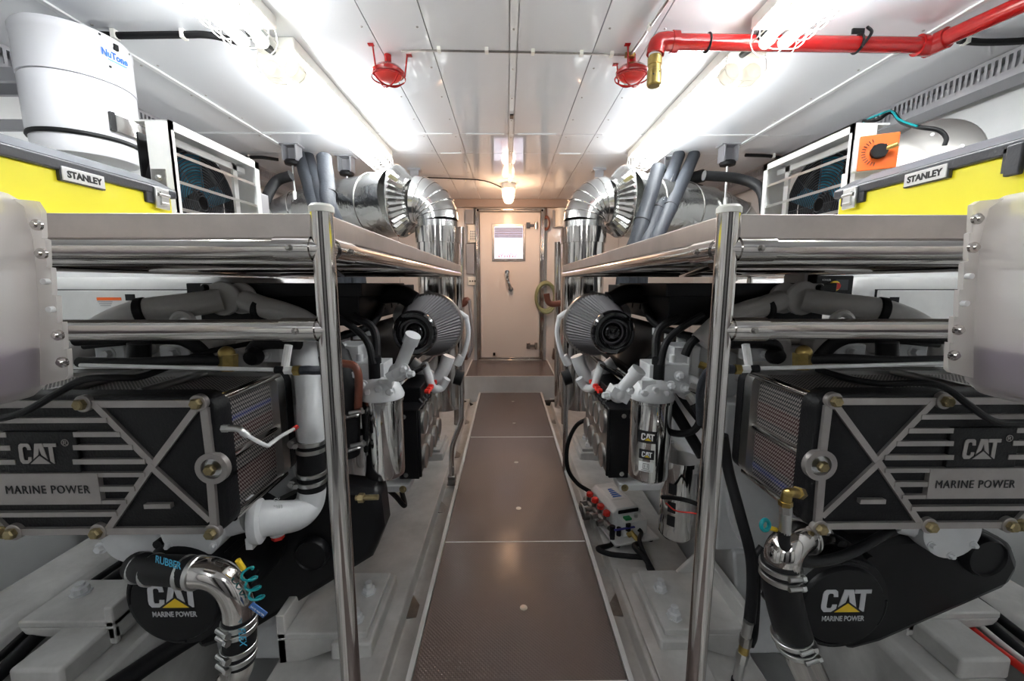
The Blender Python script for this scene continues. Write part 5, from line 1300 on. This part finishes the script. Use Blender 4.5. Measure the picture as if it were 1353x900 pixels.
# brass elbow, steel ferrule and black hose
t = thing('oil_hose', 'black hose with brass elbow looping before the right cooler corner', 'hose', P(1040, 720, Y=.95))
Y = .95
obj('brass_elbow', MB().tube([P(1055, 652, Y=.98), P(1044, 651, Y=Y), P(1040, 654, Y=Y), P(1038, 664, Y=Y)], .0125, 16).cyl(P(1038, 662, Y=Y), P(1038, 668, Y=Y), .016, n=6).cyl(P(1053, 651, Y=.97), P(1058, 652, Y=.99), .016, n=6), 'brass', t)
obj('steel_ferrule', MB().cyl(P(1038, 668, Y=Y), P(1038, 678, Y=Y), .0145, n=6).cyl(P(1038, 678, Y=Y), P(1037, 704, Y=Y), .0135, n=20), 'alloy', t)
obj('hose_body', MB().tube([P(1037, 702, Y=Y), P(1036, 716, Y=Y), P(1042, 733, Y=Y), P(1060, 742, Y=.96), P(1095, 740, Y=1.0), P(1130, 728, Y=1.06), P(1165, 708, Y=1.12), P(1190, 698, Y=1.2)], .0135, 14), 'rubber', t)
# cable drooping over each cooler front
for pts, l in (([(-40, 556, .97), (0, 553, .96), (35, 543, .96), (75, 520, .96), (110, 502, .97), (150, 499, .99), (185, 498, 1.04), (225, 484, 1.15), (270, 466, 1.25), (340, 452, 1.4)], 'left'),
               ([(1080, 488, 1.2), (1120, 500, 1.1), (1165, 507, 1.04), (1215, 506, .99), (1250, 513, .97), (1280, 535, .96), (1310, 555, .96), (1340, 560, .96), (1400, 556, .97)], 'right')):
    tag(obj('black_cable', MB().tube([P(a, b, Y=c) for a, b, c in pts], .0085, 10), 'rubber'), 'black cable drooping over the front of the %s cooler' % l, 'cable')
# hoses hanging between the right near post and the cooler
for (pts, r, l) in (([(955, 575, 1.2), (962, 620, 1.2), (978, 680, 1.15), (992, 735, 1.12), (994, 780, 1.1), (990, 822, 1.08)], .016, 'black hose running down beside the right near post'),
                    ([(1010, 725, 1.15), (998, 745, 1.14), (996, 790, 1.12), (993, 835, 1.1), (988, 850, 1.08)], .018, 'black hose joining a steel coupling low on the right')):
    tag(obj('black_hose', MB().tube([P(a, b, Y=c) for a, b, c in pts], r, 12), 'rubber'), l, 'hose')
t = thing('hose_coupling', 'steel and brass hose coupling hanging low beside the right near post', 'fitting', P(978, 880, Y=1.05))
for k, (a, b, r, m_) in enumerate((((989, 822), (985, 842), .014, 'alloy'), ((986, 840), (984, 852), .017, 'dull_steel'), ((984, 852), (982, 862), .014, 'brass'), ((982, 862), (979, 874), .017, 'alloy'), ((979, 874), (974, 900), .013, 'alloy'))):
    obj('coupling_piece', MB().cyl(P(*a, Y=1.07), P(*b, Y=1.07), r, n=8 if k % 2 else 16), m_, t)
tag(obj('black_hose', MB().tube([P(974, 898, Y=1.07), P(970, 930, Y=1.07), P(966, 990, Y=1.07)], .016, 12), 'rubber'), 'black hose end leaving the frame under the steel coupling', 'hose')
# ============================================================ oil change pump on the right girder
b0 = V(.585, 2.02, -.062); Rz = Matrix.Rotation(math.radians(14), 3, 'Z')
def B(x, y, z): return b0+Rz @ V(x, y, z)
t = thing('oil_change_pump', 'white pump box with red valve handles on the right girder', 'pump', b0)
obj('base_plate', MB().box(B(0, 0, .012), (.24, .40, .012), Rz), 'white_paint', t, bevel=.003)
for dx, dy in ((-.09, -.17), (.09, -.17), (-.09, .17), (.09, .17)): obj('rubber_foot', MB().cyl(B(dx, dy, -.012), B(dx, dy, .006), .014, n=14), 'rubber', t)
cs = obj('cover', MB().prism([(-.075, 0), (.085, 0), (.085, .085), (.06, .115), (-.05, .115), (-.075, .09)], B(0, .17, .018), Rz @ V(1, 0, 0), (0, 0, 1), .26), 'white_paint', t, bevel=.006)
obj('terminal_box', MB().box(B(.015, -.12, .055), (.13, .07, .075), Rz), 'white_paint', t, bevel=.004)
obj('black_hood', MB().box(B(.01, -.083, .112), (.115, .022, .02), Rz), 'plastic_black', cs, bevel=.004)
obj('green_switch', MB().box(B(-.015, -.125, .096), (.035, .028, .012), Rz), 'green_plastic', t, bevel=.002)
obj('toggle', MB().cyl(B(.035, -.12, .09), B(.035, -.12, .108), .010, n=14), 'alloy', t)
lb = obj('label', MB().box(B(.0, .055, .1345), (.085, .13, .002), Rz), 'print_white', cs)
mm = MB()
for k in range(5): mm.prism([(0, 0), (.055-.006*k, .0), (.048-.006*k, .012), (.006, .012)], B(-.025+.003*k, .01+.019*k, .1360), Rz @ V(1, 0, 0), Rz @ V(0, 1, 0), .0008)
obj('blue_emblem', mm, 'print_blue', lb, kind='stuff')
mf = MB().cyl(B(-.105, .17, .055), B(-.105, -.12, .055), .016, n=14)
obj('manifold', mf, 'dull_steel', t)
for k in range(4):
    y = .13-.065*k
    v_ = obj('valve', MB().cyl(B(-.105, y, .055), B(-.105, y, .088), .013, n=6).cyl(B(-.105, y, .055), B(-.15, y, .052), .015, n=10), 'dull_steel', t)
    obj('red_handle', MB().lathe(B(-.10, y, .088), (.1, 0, 1), [(.012, 0), (.019, .004), (.019, .022), (.012, .028)], 10), 'red_plastic', v_)
obj('pump_head', MB().torus(B(-.17, .08, .05), (1, 0, .2), .03, .008, 24, 6).torus(B(-.175, .06, .05), (1, .2, 0), .035, .006, 24, 6).cyl(B(-.15, .03, .04), B(-.18, .03, .04), .02, n=12), 'dull_steel', t)
lv = obj('lever_valve', MB().cyl(B(-.11, -.15, .03), B(-.11, -.15, .085), .014, n=8).cyl(B(-.075, -.15, .03), B(-.075, -.15, .07), .012, n=8).cyl(B(-.03, -.16, .055), B(-.03, -.16, .09), .013, n=8), 'plastic_black', t)
obj('blue_lever', MB().box(B(-.055, -.17, .075), (.11, .012, .006), Rz), 'navy_handle', lv, bevel=.002)
obj('brass_union', MB().cyl(B(-.02, -.165, .05), B(.01, -.205, .01), .012, n=6).cyl(B(-.03, -.16, .03), B(-.015, -.17, .045), .014, n=6), 'brass', t)
tag(obj('black_hose', MB().tube([B(-.11, -.15, .03), B(-.115, -.155, -.01), P(790, 725, Z=-.05), P(805, 732, Z=-.05), P(830, 735, Z=-.05), P(853, 738, Z=-.05), P(858, 752, Z=-.06), P(870, 775, Z=-.1)], .012, 12), 'rubber'), 'black hose curling from the lever valve of the white pump', 'hose')
tag(obj('black_hose', MB().tube([B(.01, -.205, .01), P(838, 722, Z=-.02), P(852, 738, Z=-.02), P(862, 755, Z=-.05)], .012, 12), 'rubber'), 'black hose from the brass union of the white pump', 'hose')
tag(obj('power_cord', MB().tube([B(.03, -.157, .05), B(.035, -.175, .04), P(845, 715, Z=-.0), P(853, 735, Z=-.03), P(866, 760, Z=-.06)], .010, 10), 'rubber'), 'black power cord of the white pump box', 'cord')
tag(obj('black_hose', MB().tube([P(782, 552, Y=2.2), P(762, 562, Y=2.25), P(750, 588, Y=2.25), P(750, 618, Y=2.25), P(762, 638, Y=2.25), P(780, 650, Y=2.2)], .012, 12), 'rubber'), 'black hose looping beside the walkway under the right gauge box', 'hose')
tag(obj('thin_red_wire', MB().tube([P(880, 665, Y=1.5), P(893, 675, Y=1.45), P(915, 678, Y=1.4), P(935, 682, Y=1.4)], .003, 6), 'red_plastic'), 'thin red wire behind the right polished filter', 'wire')
tag(obj('black_cable', MB().tube([P(875, 657, Y=1.55), P(890, 658, Y=1.5), P(910, 662, Y=1.45), P(935, 672, Y=1.45)], .009, 8), 'rubber'), 'black cable passing behind the right near post at filter foot', 'cable')
# girder reinforcing plate with slots on the right
tag(obj('spacer_plate', MB().prism([(0, 0), (.18, 0), (.18, .02), (0, .02)], (XC+.46, 1.05, -.083), (1, 0, 0), (0, 0, 1), -.62), 'worn_white', bevel=.003), 'long white spacer plate under the right near engine mount', 'plate')
# ---- left girder: small black brackets seen between walkway and gauge box
for (px, py, Y) in ((520, 655, 1.9),):
    tag(obj('black_hose', MB().tube([P(505, 640, Y=1.8), P(522, 655, Y=1.85), P(535, 668, Y=1.9), P(528, 640, Y=2.0)], .012, 10), 'rubber'), 'black hose loop below the left gauge box', 'hose')
# dip stick bolt on left arm
tag(obj('drain_bolt', MB().cyl(P(470, 658, Y=1.12), P(500, 657, Y=1.12), .008, n=10).cyl(P(474, 658, Y=1.12), P(481, 658, Y=1.12), .014, n=6), 'zinc_bolt'), 'long threaded bolt behind the left near post', 'bolt')
# ---- bilge cables
for pts, r, m_, l in (([(-40, 925), (0, 890), (60, 832), (150, 765), (230, 712)], .022, 'rubber', 'thick black cable running back in the left bilge'),
                      ([(-40, 900), (0, 868), (60, 815), (150, 750), (230, 700)], .013, 'rubber', 'second black cable beside the thick one, left bilge'),
                      ([(125, 925), (170, 895), (215, 865), (280, 825)], .03, 'rubber', 'black hose under the left round cover')):
    tag(obj('bilge_cable', MB().tube([P(a, b, Z=-.0) for i, (a, b) in enumerate(pts)], r, 12), m_), l, 'cable')
for pts, r, m_, l in (([(1215, 768), (1255, 805), (1300, 845), (1353, 885), (1420, 935)], .013, 'red_plastic', 'red pipe running in the right bilge'),
                      ([(1225, 765), (1268, 803), (1318, 846), (1370, 886), (1430, 930)], .009, 'paper_white', 'white pipe beside the red pipe, right bilge'),
                      ([(1240, 765), (1282, 802), (1320, 836), (1353, 864), (1420, 915)], .016, 'rubber', 'black cable right of the white pipe, right bilge'),
                      ([(1255, 762), (1300, 800), (1353, 842), (1420, 890)], .016, 'rubber', 'outermost black cable beside the hull stringer, right bilge'),
                      ([(1165, 845), (1185, 865), (1205, 900), (1210, 930)], .0141, 'rubber', 'thin black hose below the right round cover')):
    tag(obj('bilge_cable', MB().tube([P(a, b, Z=(.0 if r != .0141 else -.1)) for a, b in pts], r, 12), m_), l, 'cable')
tag(obj('yellow_plug', MB().cyl(P(1015, 697, Y=.955), P(1025, 700, Y=.97), .006, n=8), 'yellow_print'), 'small yellow plug between teal ring cap and right polished elbow', 'plug')
# black ribbed air sleeve standing behind the left near post
t = thing('black_sleeve', 'black rubber sleeve with steel clamps behind the left near post', 'hose', P(452, 600, Y=1.46))
obj('sleeve_body', MB().tube([P(440, 470, Y=1.5), P(450, 500, Y=1.47), P(454, 540, Y=1.46), P(454, 600, Y=1.46)], .058, 20), 'rubber', t)
for (px, py) in ((453, 545), (455, 588)):
    hclamp(t, P(px, py, Y=1.46), (0, 0, 1), .059, (.75, -.7, 0))
    k = P(px+20, py+1, Y=1.40); obj('clamp_bolt', MB().cyl(k+V(-.03, 0, 0), k+V(.01, 0, .008), .008, n=12).cyl(k+V(.01, 0, .008), k+V(.016, 0, .009), .012, n=12), 'alloy', t)
obj('brown_hose', MB().tube([P(452, 480, Y=1.4), P(468, 484, Y=1.4), P(474, 500, Y=1.4), P(473, 540, Y=1.42)], .014, 12), 'copper_brown', t)
